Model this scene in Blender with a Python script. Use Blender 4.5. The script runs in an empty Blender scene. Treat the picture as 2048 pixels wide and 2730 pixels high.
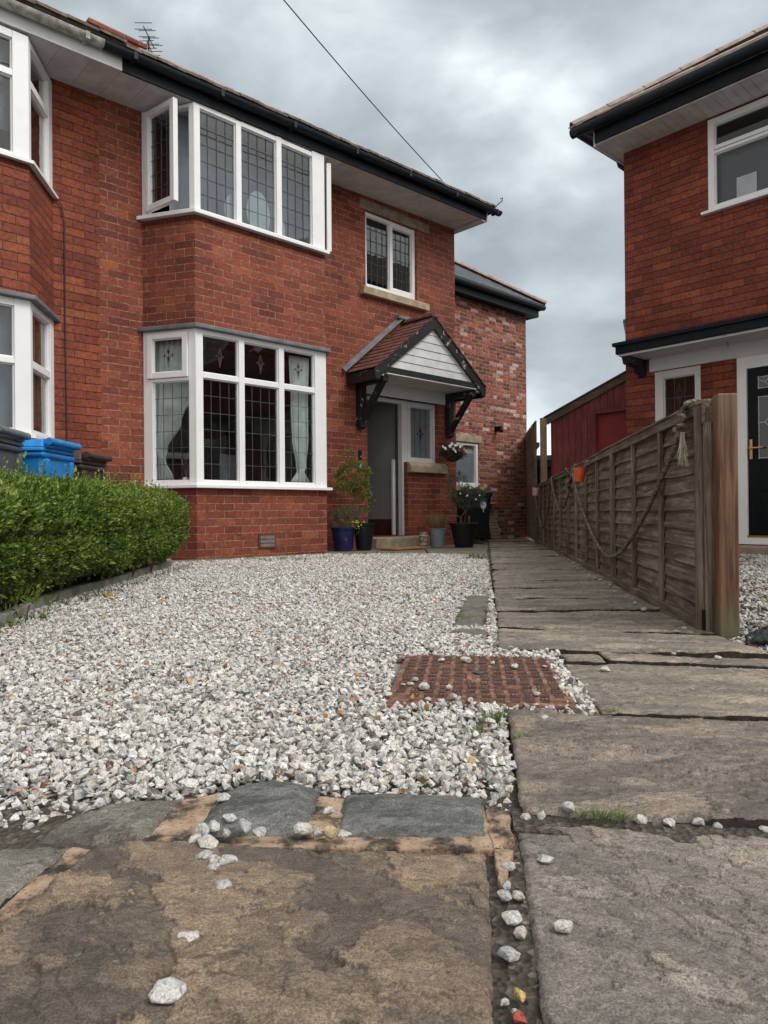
import bpy, bmesh, math, random
import numpy as np
from mathutils import Vector, Matrix, noise as mnoise
R = math.radians
random.seed(7); rng = np.random.default_rng(7)
C = bpy.context.scene.collection
sc = bpy.context.scene

# ------------------------------------------------------------------ camera
cd = bpy.data.cameras.new('camera'); cam = bpy.data.objects.new('camera', cd); C.objects.link(cam)
cd.sensor_fit = 'VERTICAL'; cd.sensor_height = 36.0; cd.lens = 36.0 * 1893 / 2730
cd.clip_start = 0.05; cd.clip_end = 2000
cam.matrix_world = Matrix.Translation((0, 0, .468)) @ Matrix.Rotation(R(90 + .09), 4, 'X') @ Matrix.Rotation(R(-.5), 4, 'Z')
sc.camera = cam
sc.render.resolution_x = 768; sc.render.resolution_y = 1024
sc.view_settings.view_transform = 'Standard'; sc.view_settings.look = 'None'
sc.view_settings.exposure = 0.68; sc.view_settings.gamma = 1.0
sc.cycles.use_denoising = True
sc.cycles.max_bounces = 8; sc.cycles.transparent_max_bounces = 12

# ------------------------------------------------------------------ world: overcast sky
SUN_EL, SUN_AZ = R(50), R(118)          # azimuth clockwise from +Y: behind the camera's right shoulder
W = bpy.data.worlds.new('World'); sc.world = W; W.use_nodes = True
nt = W.node_tree; nt.nodes.clear()
def nn(t, ty, **k):
    n = t.nodes.new(ty)
    for a, b in k.items(): setattr(n, a, b)
    return n
def world():
    L = nt.links.new
    out = nn(nt, 'ShaderNodeOutputWorld'); bg = nn(nt, 'ShaderNodeBackground'); bg.inputs[1].default_value = .1
    sky = nn(nt, 'ShaderNodeTexSky', sky_type='NISHITA', sun_disc=False, sun_elevation=SUN_EL, sun_rotation=SUN_AZ)
    tc = nn(nt, 'ShaderNodeTexCoord'); sep = nn(nt, 'ShaderNodeSeparateXYZ'); L(tc.outputs['Generated'], sep.inputs[0])
    def math_(op, a, b=None, c=None):
        m = nn(nt, 'ShaderNodeMath', operation=op)
        for i, v in enumerate((a, b, c)):
            if v is None: continue
            if isinstance(v, (int, float)): m.inputs[i].default_value = v
            else: L(v, m.inputs[i])
        return m.outputs[0]
    z = math_('MAXIMUM', sep.outputs[2], 0.0)
    mp = nn(nt, 'ShaderNodeMapping'); L(tc.outputs['Generated'], mp.inputs[0])
    mp.inputs['Rotation'].default_value = (0, 0, R(-25)); mp.inputs['Scale'].default_value = (1.0, 1.0, 1.9); mp.inputs['Location'].default_value = (3.2, 1.4, .3)
    n1 = nn(nt, 'ShaderNodeTexNoise'); L(mp.outputs[0], n1.inputs['Vector'])
    n1.inputs['Scale'].default_value = 3.4; n1.inputs['Detail'].default_value = 8; n1.inputs['Roughness'].default_value = .50; n1.inputs['Distortion'].default_value = .25
    n2 = nn(nt, 'ShaderNodeTexNoise'); L(mp.outputs[0], n2.inputs['Vector'])
    n2.inputs['Scale'].default_value = 1.6; n2.inputs['Detail'].default_value = 3
    s = math_('ADD', math_('MULTIPLY', n1.outputs[0], .58), math_('MULTIPLY', n2.outputs[0], .42))
    def patch(v, w, amt):      # a thinner place in the cloud deck
        nonlocal s
        d = nn(nt, 'ShaderNodeVectorMath', operation='DOT_PRODUCT'); L(tc.outputs['Generated'], d.inputs[0]); d.inputs[1].default_value = Vector(v).normalized()
        k = nn(nt, 'ShaderNodeMapRange', interpolation_type='SMOOTHSTEP'); L(d.outputs['Value'], k.inputs[0]); k.inputs[1].default_value = math.cos(w); k.inputs[2].default_value = 1.0
        s = math_('ADD', s, math_('MULTIPLY', math_('MULTIPLY', k.outputs[0], n1.outputs[0]), amt))
    patch((-.05, 1, .56), R(22), .06); patch((.19, 1, .50), R(12), .04); patch((.24, 1, .46), R(4), .07); patch((.13, 1, .60), R(4), .06); patch((.22, 1, .12), R(10), .10)
    rp = nn(nt, 'ShaderNodeValToRGB'); L(s, rp.inputs[0])
    e = rp.color_ramp.elements; e[0].position = .40; e[0].color = (.27, .305, .33, 1); e[1].position = .635; e[1].color = (.80, .84, .85, 1)
    for p, c in ((.455, (.345, .385, .41, 1)), (.50, (.43, .475, .50, 1)), (.555, (.56, .61, .63, 1))):
        k = e.new(p); k.color = c
    # clouds thinner toward the sun's side of the sky and overhead
    sd = Vector((math.sin(SUN_AZ) * math.cos(SUN_EL), math.cos(SUN_AZ) * math.cos(SUN_EL), math.sin(SUN_EL)))
    dt = nn(nt, 'ShaderNodeVectorMath', operation='DOT_PRODUCT'); L(tc.outputs['Generated'], dt.inputs[0]); dt.inputs[1].default_value = sd
    g = math_('ADD', math_('MULTIPLY', math_('MAXIMUM', math_('ADD', dt.outputs['Value'], -.25), 0), 1.0), .95)
    g = math_('MULTIPLY', g, 10.0)
    warm = nn(nt, 'ShaderNodeMix', data_type='RGBA'); L(math_('MULTIPLY', math_('MAXIMUM', math_('SUBTRACT', .35, sep.outputs[1]), 0), 1.2), warm.inputs[0]); L(rp.outputs[0], warm.inputs[6]); warm.inputs[7].default_value = (.56, .54, .51, 1)
    mul = nn(nt, 'ShaderNodeVectorMath', operation='SCALE'); L(warm.outputs[2], mul.inputs[0]); L(g, mul.inputs['Scale'])
    mx = nn(nt, 'ShaderNodeMix', data_type='RGBA'); mx.inputs[0].default_value = .94
    L(sky.outputs[0], mx.inputs[6]); L(mul.outputs[0], mx.inputs[7])
    L(mx.outputs[2], bg.inputs[0]); L(bg.outputs[0], out.inputs[0])
world()
sd_ = bpy.data.lights.new('sun', 'SUN'); sun = bpy.data.objects.new('sun', sd_); C.objects.link(sun)
sd_.energy = 1.3; sd_.angle = R(24); sd_.color = (1, .96, .9)
sun.rotation_euler = Vector((math.sin(SUN_AZ) * math.cos(SUN_EL), math.cos(SUN_AZ) * math.cos(SUN_EL), math.sin(SUN_EL))).to_track_quat('Z', 'Y').to_euler()

# ------------------------------------------------------------------ node helper
class NT:
    def __init__(s, name):
        s.m = bpy.data.materials.new(name); s.m.use_nodes = True; s.t = s.m.node_tree; s.t.nodes.clear()
        s.out = s.t.nodes.new('ShaderNodeOutputMaterial')
    def n(s, ty, **k): return nn(s.t, ty, **k)
    def L(s, a, b): s.t.links.new(a, b)
    def put(s, v, sock):
        if v is None: return
        if hasattr(v, 'links'): s.L(v, sock)
        else: sock.default_value = v
    def math(s, op, a, b=None, c=None, clamp=False):
        m = s.n('ShaderNodeMath', operation=op, use_clamp=clamp)
        for i, v in enumerate((a, b, c)): s.put(v, m.inputs[i]) if v is not None else None
        return m.outputs[0]
    def coord(s, kind='Object', scale=None, loc=None, rot=None):
        tc = s.n('ShaderNodeTexCoord'); o = tc.outputs[kind]
        if scale or loc or rot:
            mp = s.n('ShaderNodeMapping'); s.L(o, mp.inputs[0])
            if scale: mp.inputs['Scale'].default_value = scale if isinstance(scale, tuple) else (scale,) * 3
            if loc: mp.inputs['Location'].default_value = loc
            if rot: mp.inputs['Rotation'].default_value = rot
            o = mp.outputs[0]
        return o
    def noise(s, vec, scale=5, detail=4, rough=.5, dist=0, out=0):
        n = s.n('ShaderNodeTexNoise'); s.L(vec, n.inputs['Vector'])
        n.inputs['Scale'].default_value = scale; n.inputs['Detail'].default_value = detail
        n.inputs['Roughness'].default_value = rough; n.inputs['Distortion'].default_value = dist
        return n.outputs[out]
    def vor(s, vec, scale=5, feature='F1', out='Distance', rand=1):
        n = s.n('ShaderNodeTexVoronoi', feature=feature); s.L(vec, n.inputs['Vector'])
        n.inputs['Scale'].default_value = scale; n.inputs['Randomness'].default_value = rand
        return n.outputs[out]
    def ramp(s, fac, stops, interp='LINEAR'):
        r = s.n('ShaderNodeValToRGB'); s.put(fac, r.inputs[0]); r.color_ramp.interpolation = interp
        e = r.color_ramp.elements
        def col(c): return (c, c, c, 1) if isinstance(c, (int, float)) else (*c, 1)
        e[0].position = stops[0][0]; e[0].color = col(stops[0][1]); e[1].position = stops[-1][0]; e[1].color = col(stops[-1][1])
        for p, c in stops[1:-1]: k = e.new(p); k.color = col(c)
        return r.outputs[0]
    def mix(s, f, a, b, mode='MIX'):
        m = s.n('ShaderNodeMix', data_type='RGBA', blend_type=mode)
        s.put(f, m.inputs[0])
        for v, i in ((a, 6), (b, 7)):
            if isinstance(v, tuple) and len(v) == 3: v = (*v, 1)
            s.put(v, m.inputs[i])
        return m.outputs[2]
    def bump(s, h, strength=.5, dist=.01, normal=None):
        b = s.n('ShaderNodeBump'); s.L(h, b.inputs['Height']); b.inputs['Strength'].default_value = strength; b.inputs['Distance'].default_value = dist
        if normal: s.L(normal, b.inputs['Normal'])
        return b.outputs[0]
    def bsdf(s, color, rough=.7, normal=None, metal=0, spec=None, **k):
        p = s.n('ShaderNodeBsdfPrincipled')
        if isinstance(color, tuple) and len(color) == 3: color = (*color, 1)
        s.put(color, p.inputs['Base Color']); s.put(rough, p.inputs['Roughness']); p.inputs['Metallic'].default_value = metal
        if normal: s.L(normal, p.inputs['Normal'])
        if spec is not None: p.inputs['Specular IOR Level'].default_value = spec
        for a, b in k.items(): s.put(b, p.inputs[a])
        s.L(p.outputs[0], s.out.inputs[0]); return s.m

def plain(name, col, rough=.6, var=.18, scale=12, bump=.15, bscale=60, metal=0, spec=None):
    t = NT(name); v = t.coord('Object')
    n = t.noise(v, scale, 5, .6)
    k = t.ramp(n, [(.38, 1 - var), (.62, 1 + var)])
    c = t.mix(1.0, col, k, 'MULTIPLY')
    h = t.noise(v, bscale, 4, .6)
    return t.bsdf(c, rough, t.bump(h, bump, .004) if bump else None, metal, spec)

def brick(name, stops, mortar, mw=.010, course=.085, length=.24, head=False, bumpd=.006, mvar=.25, streak=.12, warp=.0035, seed=0.0, vj=1.0):
    t = NT(name)
    uv = t.coord('UV')
    wn = t.n('ShaderNodeTexNoise'); t.L(uv, wn.inputs['Vector']); wn.inputs['Scale'].default_value = 7; wn.inputs['Detail'].default_value = 3
    vs = t.n('ShaderNodeVectorMath', operation='SUBTRACT'); t.L(wn.outputs['Color'], vs.inputs[0]); vs.inputs[1].default_value = (.5, .5, .5)
    vm = t.n('ShaderNodeVectorMath', operation='MULTIPLY_ADD'); t.L(vs.outputs[0], vm.inputs[0]); vm.inputs[1].default_value = (warp * 2.5, warp * 3, 0); t.L(uv, vm.inputs[2])
    sp = t.n('ShaderNodeSeparateXYZ'); t.L(vm.outputs[0], sp.inputs[0]); u, v = sp.outputs[0], sp.outputs[1]
    vr = t.math('DIVIDE', t.math('ADD', v, 10.0 * course), course)
    row = t.math('FLOOR', vr); fy = t.math('FRACT', vr)
    par = t.math('MODULO', row, 2.0)
    rw = t.n('ShaderNodeTexWhiteNoise', noise_dimensions='1D'); t.L(t.math('ADD', row, seed), rw.inputs['W'])
    ln = length
    xx = t.math('ADD', t.math('DIVIDE', t.math('ADD', u, 20 * length), ln), t.math('ADD', t.math('MULTIPLY', par, .5), t.math('MULTIPLY', rw.outputs[0], .09)))
    if head:   # header courses every fourth row
        isH = t.math('LESS_THAN', t.math('MODULO', t.math('ADD', row, 1.0), 4.0), .5)
        xx = t.math('MULTIPLY', xx, t.math('ADD', isH, 1.0))
    col = t.math('FLOOR', xx); fx = t.math('FRACT', xx)
    ex = t.math('MULTIPLY', t.math('MINIMUM', fx, t.math('SUBTRACT', 1.0, fx)), ln)
    if head: ex = t.math('DIVIDE', ex, t.math('ADD', isH, 1.0))
    ey = t.math('MULTIPLY', t.math('MINIMUM', fy, t.math('SUBTRACT', 1.0, fy)), course)
    d = t.math('MINIMUM', t.math('ADD', ex, mw * .5 * (1 - vj)), ey)
    fine = t.noise(uv, 90, 4, .6)
    dd = t.math('ADD', d, t.math('MULTIPLY', t.math('SUBTRACT', fine, .5), .005))
    mr = t.n('ShaderNodeMapRange', interpolation_type='SMOOTHSTEP'); t.L(dd, mr.inputs[0])
    mr.inputs[1].default_value = mw / 2 - .0012; mr.inputs[2].default_value = mw / 2 + .0016
    mask = mr.outputs[0]
    cb = t.n('ShaderNodeCombineXYZ'); t.L(col, cb.inputs[0]); t.L(row, cb.inputs[1]); cb.inputs[2].default_value = seed
    w2 = t.n('ShaderNodeTexWhiteNoise', noise_dimensions='3D'); t.L(cb.outputs[0], w2.inputs['Vector'])
    rnd = w2.outputs[0]
    big = t.noise(uv, .9, 3)
    rr = t.math('ADD', t.math('MULTIPLY', rnd, .8), t.math('MULTIPLY', big, .24), clamp=True)
    c = t.ramp(rr, stops)
    mot = t.ramp(t.noise(uv, 28, 6, .65), [(.38, 1 - streak), (.62, 1 + streak)])
    stain = t.ramp(t.noise(uv, 1.7, 5, .65), [(.38, .80), (.60, 1.12)]); mot = t.mix(1.0, mot, stain, 'MULTIPLY')
    c = t.mix(1.0, c, mot, 'MULTIPLY')
    spots = t.ramp(t.noise(uv, 55, 3, .5), [(.62, 0.0), (.70, .5)])
    c = t.mix(spots, c, tuple(x * .45 for x in stops[0][1]))
    mc = t.mix(1.0, mortar, t.ramp(t.noise(uv, 14, 5, .7), [(.38, 1 - mvar), (.62, 1 + mvar)]), 'MULTIPLY')
    c = t.mix(mask, mc, c)
    h = t.math('ADD', mask, t.math('MULTIPLY', t.noise(uv, 120, 5, .7), .45))
    h = t.math('ADD', h, t.math('MULTIPLY', rnd, .35))
    return t.bsdf(c, .82, t.bump(h, .8, bumpd), spec=.3)

# ------------------------------------------------------------------ materials
M = {}
M['brick'] = brick('red_brick', [(0, (0.110, 0.034, 0.025)), (.22, (0.167, 0.044, 0.030)), (.55, (0.215, 0.057, 0.034)), (.85, (0.253, 0.071, 0.040)), (1, (0.324, 0.112, 0.059))], (0.277, 0.169, 0.114), .008, mvar=.5, streak=.24)
M['brick_nb'] = brick('red_brick_dark_joint', [(0, (0.143, 0.038, 0.023)), (.35, (0.206, 0.051, 0.029)), (.7, (0.248, 0.065, 0.034)), (1, (0.305, 0.093, 0.045))], (0.057, 0.031, 0.023), .0080, bumpd=.012, mvar=.6, streak=.26, seed=3.0, vj=.45)
M['brick_r'] = brick('red_brick_raked', [(0, (0.120, 0.032, 0.023)), (.3, (0.172, 0.042, 0.028)), (.65, (0.215, 0.054, 0.031)), (1, (0.277, 0.080, 0.040))], (0.034, 0.016, 0.013), .0070, bumpd=.012, mvar=.6, streak=.24, seed=9.0, vj=.35)
M['brick_old'] = brick('reclaimed_brick', [(0, (0.058, 0.032, 0.030)), (.18, (0.143, 0.052, 0.041)), (.42, (0.260, 0.089, 0.063)), (.64, (0.364, 0.101, 0.057)), (.80, (0.312, 0.161, 0.129)), (.90, (0.572, 0.403, 0.342)), (1, (0.675, 0.592, 0.520))], (0.312, 0.215, 0.171), .012, course=.073, length=.22, head=True, mvar=.6, streak=.45, warp=.008, seed=5.0)

def upvc():
    t = NT('white_upvc'); v = t.coord('Object')
    g = t.noise(t.coord('Object', scale=(90, 90, 4)), 1.0, 4, .6)
    c = t.mix(t.ramp(t.noise(v, 6, 5, .6), [(.45, 0.0), (.8, .35)]), (.80, .81, .82), (.62, .64, .64))
    return t.bsdf(c, .42, t.bump(g, .35, .003))
M['upvc'] = upvc()
def flaky(name, base, under, amt, rough=.7, scale=9, stretch=(1, 1, 1)):
    t = NT(name); v = t.coord('Object', scale=stretch)
    n = t.noise(v, scale, 9, .68, .3)
    k = t.ramp(n, [(amt, 1.0), (amt + .025, 0.0)])
    b = t.mix(t.noise(v, 4, 4), tuple(x * .8 for x in base), base)
    c = t.mix(k, b, under)
    return t.bsdf(c, rough, t.bump(t.math('SUBTRACT', t.math('MULTIPLY', t.noise(v, 50, 5), .3), k), .5, .003))
M['white_paint'] = flaky('worn_white_paint', (.66, .67, .67), (.36, .35, .33), .34)
M['soffit'] = plain('soffit_board', (.60, .60, .60), .6, .12, 5, .1)
M['black_timber'] = flaky('black_timber_peeling', (.012, .013, .016), (.34, .32, .29), .375, .55, 8)
M['black_paint'] = plain('black_gloss_board', (.006, .009, .014), .5, .3, 8, .2, 40, spec=.18)
M['beam_dark'] = plain('dark_green_black_beam', (.016, .026, .024), .45, .25, 8, .15)
def gutter():
    t = NT('black_gutter_plastic'); v = t.coord('Object')
    moss = t.ramp(t.noise(t.coord('Object', scale=(3, 3, 14)), 3, 6, .7), [(.5, 0.0), (.72, .7)])
    c = t.mix(moss, (.009, .015, .023), (.040, .048, .034))
    return t.bsdf(c, .55, t.bump(t.noise(v, 40, 4), .25, .003), spec=.22)
M['gutter'] = gutter()
M['gutter_old'] = plain('weathered_grey_gutter', (.36, .36, .33), .85, .35, 14, .5, 70)
M['tile_pink'] = plain('clay_hip_tile', (.33, .25, .215), .8, .25, 5, .4, 40)
M['tile_dark'] = plain('old_roof_tile', (.13, .105, .09), .85, .45, 9, .6, 40)
M['slate'] = plain('dark_slate', (.07, .075, .085), .5, .3, 8, .3, 40)
def redtile():
    t = NT('red_clay_canopy_tile'); v = t.coord('Object')
    c = t.ramp(t.noise(v, 9, 6, .65), [(.36, (.075, .032, .026)), (.48, (.135, .050, .038)), (.58, (.185, .075, .055)), (.68, (.10, .095, .07))])
    return t.bsdf(c, .8, t.bump(t.noise(v, 60, 5), .4, .003))
M['tile_red'] = redtile()
M['lead'] = plain('lead_flashing', (.14, .15, .165), .55, .25, 6, .3, 25)
M['sandstone'] = plain('cream_sandstone', (.37, .30, .205), .9, .22, 9, .35, 80)
M['sand_dirty'] = plain('weathered_sandstone', (.26, .20, .15), .9, .3, 7, .35, 80)
M['concrete'] = plain('weathered_concrete', (.21, .20, .175), .95, .3, 8, .5, 70)
M['plaster'] = plain('interior_plaster', (.33, .32, .30), .9, .05, 3, 0)
M['hall'] = plain('grey_hall_wall', (.40, .40, .41), .8, .05, 3, 0)
M['hall_floor'] = plain('brown_hall_floor', (.10, .035, .02), .6, .2, 10, 0)
M['ceiling'] = plain('ceiling_white', (.5, .5, .5), .9, .04, 3, 0)

def glass(name, tint=(.80, .84, .85), refl=1.5, wob=.25):
    t = NT(name); v = t.coord('Object')
    nrm = t.bump(t.noise(v, 3.2, 2, .5), wob, .012)
    fr = t.n('ShaderNodeFresnel'); fr.inputs[0].default_value = 1.5; t.L(nrm, fr.inputs['Normal'])
    geo = t.n('ShaderNodeNewGeometry'); f = t.math('MULTIPLY', t.math('MULTIPLY', fr.outputs[0], refl * 1.3, clamp=True), t.math('SUBTRACT', 1.0, geo.outputs['Backfacing']))
    a = t.n('ShaderNodeBsdfTransparent'); a.inputs[0].default_value = (*tint, 1)
    b = t.n('ShaderNodeBsdfGlossy'); b.inputs['Roughness'].default_value = .015; t.L(nrm, b.inputs['Normal'])
    mx = t.n('ShaderNodeMixShader'); t.L(f, mx.inputs[0]); t.L(a.outputs[0], mx.inputs[1]); t.L(b.outputs[0], mx.inputs[2])
    t.L(mx.outputs[0], t.out.inputs[0]); return t.m
M['glass'] = glass('window_glass', (.88, .90, .90), 1.6)
M['glass_up'] = glass('window_glass_upstairs', (.72, .75, .78), 1.7, .12)
M['glass_dim'] = glass('window_glass_plain', (.86, .88, .90), 1.0, .1)
def obsc():
    t = NT('obscured_glass'); v = t.coord('Object')
    return t.bsdf((.16, .20, .22), .28, t.bump(t.vor(v, 70), .5, .004), spec=.8)
M['glass_obs'] = obsc()
def net(name, col): return plain(name, col, .9, .08, 8, .1)
M['glass_teal'] = plain('dark_teal_obscured_glass', (.035, .055, .065), .3, .1, 20, .2, 90)
M['blind'] = net('grey_window_blind', (.30, .33, .37))
M['came'] = plain('lead_came', (.075, .08, .085), .5, .1, 8, 0)
M['came_b'] = plain('bright_lead_came', (.42, .45, .46), .35, .1, 8, 0)
M['stain_red'] = plain('red_stained_glass', (.075, .008, .007), .2, .1, 8, 0)
M['stain_green'] = plain('green_stained_glass', (.015, .03, .025), .2, .1, 8, 0)
M['curtain'] = plain('pale_curtain', (.80, .86, .83), .9, .10, 6, .1)
M['curtain_br'] = plain('brown_curtain', (.16, .10, .08), .9, .2, 8, .1)
M['gold'] = plain('brass', (.62, .40, .14), .3, .1, 8, 0, metal=.8)
M['door_blk'] = plain('black_painted_door', (.003, .005, .007), .45, .1, 8, .05, spec=.2)
M['door_white'] = plain('white_painted_door_edge', (.62, .65, .70), .5, .05, 8, .05)
M['board_white'] = plain('white_weatherboard', (.70, .71, .71), .6, .1, 6, .2)

def wood(name, c0, c1, c2, axis=0, gscale=26, rough=.85, bump=.5, algae=0.0):
    t = NT(name)
    s = [60, 60, 60]; s[axis] = 3.0
    v = t.coord('Object', scale=tuple(s))
    g = t.noise(v, gscale / 26.0, 7, .65, .6)
    v2 = t.coord('Object'); b = t.noise(v2, 2.3, 4, .6)
    f = t.math('ADD', t.math('MULTIPLY', g, .65), t.math('MULTIPLY', b, .35))
    c = t.ramp(f, [(.38, c0), (.5, c1), (.61, c2)])
    knots = t.ramp(t.vor(t.coord('Object', scale=tuple(3.0 if i == axis else 12.0 for i in range(3))), 1.6), [(.05, .85), (.13, 0.0)]); c = t.mix(knots, c, tuple(x * .6 for x in c0))
    return t.bsdf(c, rough, t.bump(g, bump, .005))
M['fence'] = wood('weathered_fence_board', (0.050, 0.033, 0.023), (0.135, 0.095, 0.068), (0.270, 0.214, 0.166), 0, bump=.7)
M['fence_v'] = wood('weathered_fence_batten', (0.062, 0.042, 0.030), (0.154, 0.115, 0.085), (0.289, 0.233, 0.185), 2, bump=.7)
def postmat():
    t = NT('treated_brown_post')
    v = t.coord('Object', scale=(55, 55, 2.6)); g = t.noise(v, 1, 7, .65, .5)
    c = t.ramp(g, [(.38, (.055, .027, .014)), (.5, (.115, .056, .028)), (.62, (.19, .105, .056))])
    o = t.coord('Object'); sp = t.n('ShaderNodeSeparateXYZ'); t.L(o, sp.inputs[0])
    nz = t.math('ADD', sp.outputs[2], t.math('MULTIPLY', t.noise(o, 9, 4), .14))
    foot = t.ramp(nz, [(.08, .85), (.24, 0.0)])
    top = t.ramp(nz, [(.78, 0.0), (1.05, .35)])
    c = t.mix(foot, c, (.13, .12, .065)); c = t.mix(top, c, (.25, .19, .13))
    return t.bsdf(c, .8, t.bump(g, .5, .004))
M['post'] = postmat()
M['red_wood'] = wood('dark_red_stained_boards', (.07, .012, .012), (.13, .022, .020), (.20, .055, .045), 2)
M['red_door'] = plain('red_painted_door', (.17, .012, .012), .6, .15, 6, .1)
M['brown_wood'] = wood('dark_brown_bargeboard', (.035, .02, .016), (.075, .045, .035), (.12, .08, .06), 0)
M['pallet'] = wood('grey_slatted_wood', (.20, .15, .11), (.33, .27, .21), (.42, .36, .29), 0)
def ropemat():
    t = NT('natural_rope'); v = t.coord('Object')
    c = t.ramp(t.noise(v, 30, 5, .7), [(.38, (.055, .041, .029)), (.5, (.135, .105, .076)), (.62, (.25, .21, .16))])
    return t.bsdf(c, .95, t.bump(t.noise(v, 260, 3), .6, .002))
M['rope'] = ropemat()
M['orange'] = plain('orange_enamel', (.62, .10, .02), .4, .1, 9, .05)
M['pink'] = plain('pink_enamel', (.62, .30, .36), .4, .08, 9, .05)
M['metal'] = plain('galvanised_wire', (.5, .5, .5), .4, .1, 20, 0, metal=.7)
M['bin_black'] = plain('black_bin_plastic', (.008, .010, .014), .5, .2, 10, .2, spec=.3)
M['bin_blue'] = plain('blue_bin_plastic', (.012, .22, .60), .45, .15, 7, .2)
M['bin_brown'] = plain('brown_bin_plastic', (.055, .032, .027), .5, .2, 7, .2)
M['bin_grey'] = plain('grey_bin_plastic', (.085, .095, .105), .5, .15, 7, .2)
M['bin_lid_grey'] = plain('pale_grey_bin_lid', (.13, .14, .15), .35, .2, 9, .3)
M['rubber'] = plain('black_rubber', (.015, .015, .015), .7, .2, 10, .1)
M['pot_blue'] = plain('dark_blue_glaze', (.010, .016, .075), .18, .3, 9, .05)
M['pot_black'] = plain('black_plastic_pot', (.007, .009, .012), .5, .2, 9, .2, spec=.3)
M['pot_grey'] = plain('grey_blue_pot', (.17, .20, .23), .55, .12, 9, .15)
M['soil'] = plain('potting_soil', (.03, .022, .016), .95, .4, 40, .8, 90)
def owlmat():
    t = NT('cream_and_brown_stoneware'); v = t.coord('Object')
    k = t.ramp(t.vor(v, 34), [(.28, 0.0), (.34, 1.0)])
    c = t.mix(k, (.46, .40, .33), (.17, .11, .085))
    return t.bsdf(c, .6, t.bump(k, -.4, .004))
M['owl'] = owlmat()
M['mat'] = plain('coir_doormat', (.34, .17, .07), .95, .2, 30, .8, 160)
M['basket'] = plain('woven_basket', (.035, .022, .014), .9, .4, 60, .8, 100)
M['petal_white'] = plain('white_petal', (.80, .80, .78), .6, .05, 30, 0)
M['petal_orange'] = plain('orange_petal', (.75, .22, .02), .6, .05, 30, 0)
M['petal_yellow'] = plain('yellow_petal', (.70, .52, .03), .6, .05, 30, 0)
M['wire'] = plain('dark_cable', (.03, .03, .033), .6, .1, 10, 0)
M['plastic_bag'] = plain('torn_black_plastic', (.016, .017, .02), .28, .2, 10, .3, 30)
M['white_cer'] = plain('white_ceramic', (.6, .62, .6), .4, .04, 10, 0)
M['twig'] = plain('brown_twig', (.10, .07, .045), .9, .3, 30, .2)
M['mirror_back'] = plain('pale_mirror_back', (.80, .88, .85), .6, .05, 8, 0)
M['slate_num'] = plain('slate_number_plate', (.05, .06, .07), .6, .1, 20, .1)

def leafmat(name, stops, scale=30, trans=.25):
    t = NT(name)
    at = t.n('ShaderNodeAttribute', attribute_name='tone')
    c = t.ramp(at.outputs['Fac'], stops)
    p = t.n('ShaderNodeBsdfPrincipled'); t.L(c, p.inputs['Base Color']); p.inputs['Roughness'].default_value = .42; p.inputs['Specular IOR Level'].default_value = .4
    tr = t.n('ShaderNodeBsdfTranslucent'); t.L(c, tr.inputs[0])
    mx = t.n('ShaderNodeMixShader'); mx.inputs[0].default_value = trans; t.L(p.outputs[0], mx.inputs[1]); t.L(tr.outputs[0], mx.inputs[2])
    t.L(mx.outputs[0], t.out.inputs[0]); return t.m
M['hedge'] = leafmat('privet_leaf', [(0, (.022, .048, .008)), (.3, (.050, .10, .014)), (.6, (.115, .185, .024)), (.85, (.20, .29, .045)), (1, (.34, .40, .11))])
M['leaf_olive'] = leafmat('olive_grey_leaf', [(0, (.03, .05, .028)), (.6, (.09, .12, .07)), (1, (.20, .22, .15))])
M['leaf_yellow'] = leafmat('yellow_green_leaf', [(0, (.05, .08, .015)), (.5, (.13, .19, .03)), (1, (.32, .30, .05))])
M['leaf_sage'] = leafmat('sage_green_leaf', [(0, (.04, .07, .045)), (.6, (.10, .15, .10)), (1, (.22, .27, .2))])
M['leaf_dry'] = leafmat('dry_straw_stalk', [(0, (.10, .07, .03)), (.5, (.26, .18, .09)), (1, (.42, .32, .18))])
M['leaf_dark'] = leafmat('dark_trailing_leaf', [(0, (.012, .03, .012)), (.6, (.03, .06, .025)), (1, (.07, .11, .05))])
M['grass'] = leafmat('grass_blade', [(0, (.03, .06, .012)), (.5, (.08, .15, .025)), (1, (.20, .24, .07))])

def stonemat():
    t = NT('white_marble_chipping'); v = t.coord('Object')
    at = t.n('ShaderNodeAttribute', attribute_name='tint')
    veins = t.ramp(t.noise(v, 130, 6, .7, .8), [(.38, .42), (.49, .95), (.62, 1.15)])
    fine = t.ramp(t.noise(v, 420, 3, .7), [(.4, .78), (.6, 1.12)])
    c = t.mix(1.0, at.outputs['Color'], veins, 'MULTIPLY'); c = t.mix(1.0, c, fine, 'MULTIPLY')
    return t.bsdf(c, .75, t.bump(t.noise(v, 260, 5, .7), .7, .003), spec=.35)
M['stone'] = stonemat()

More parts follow.
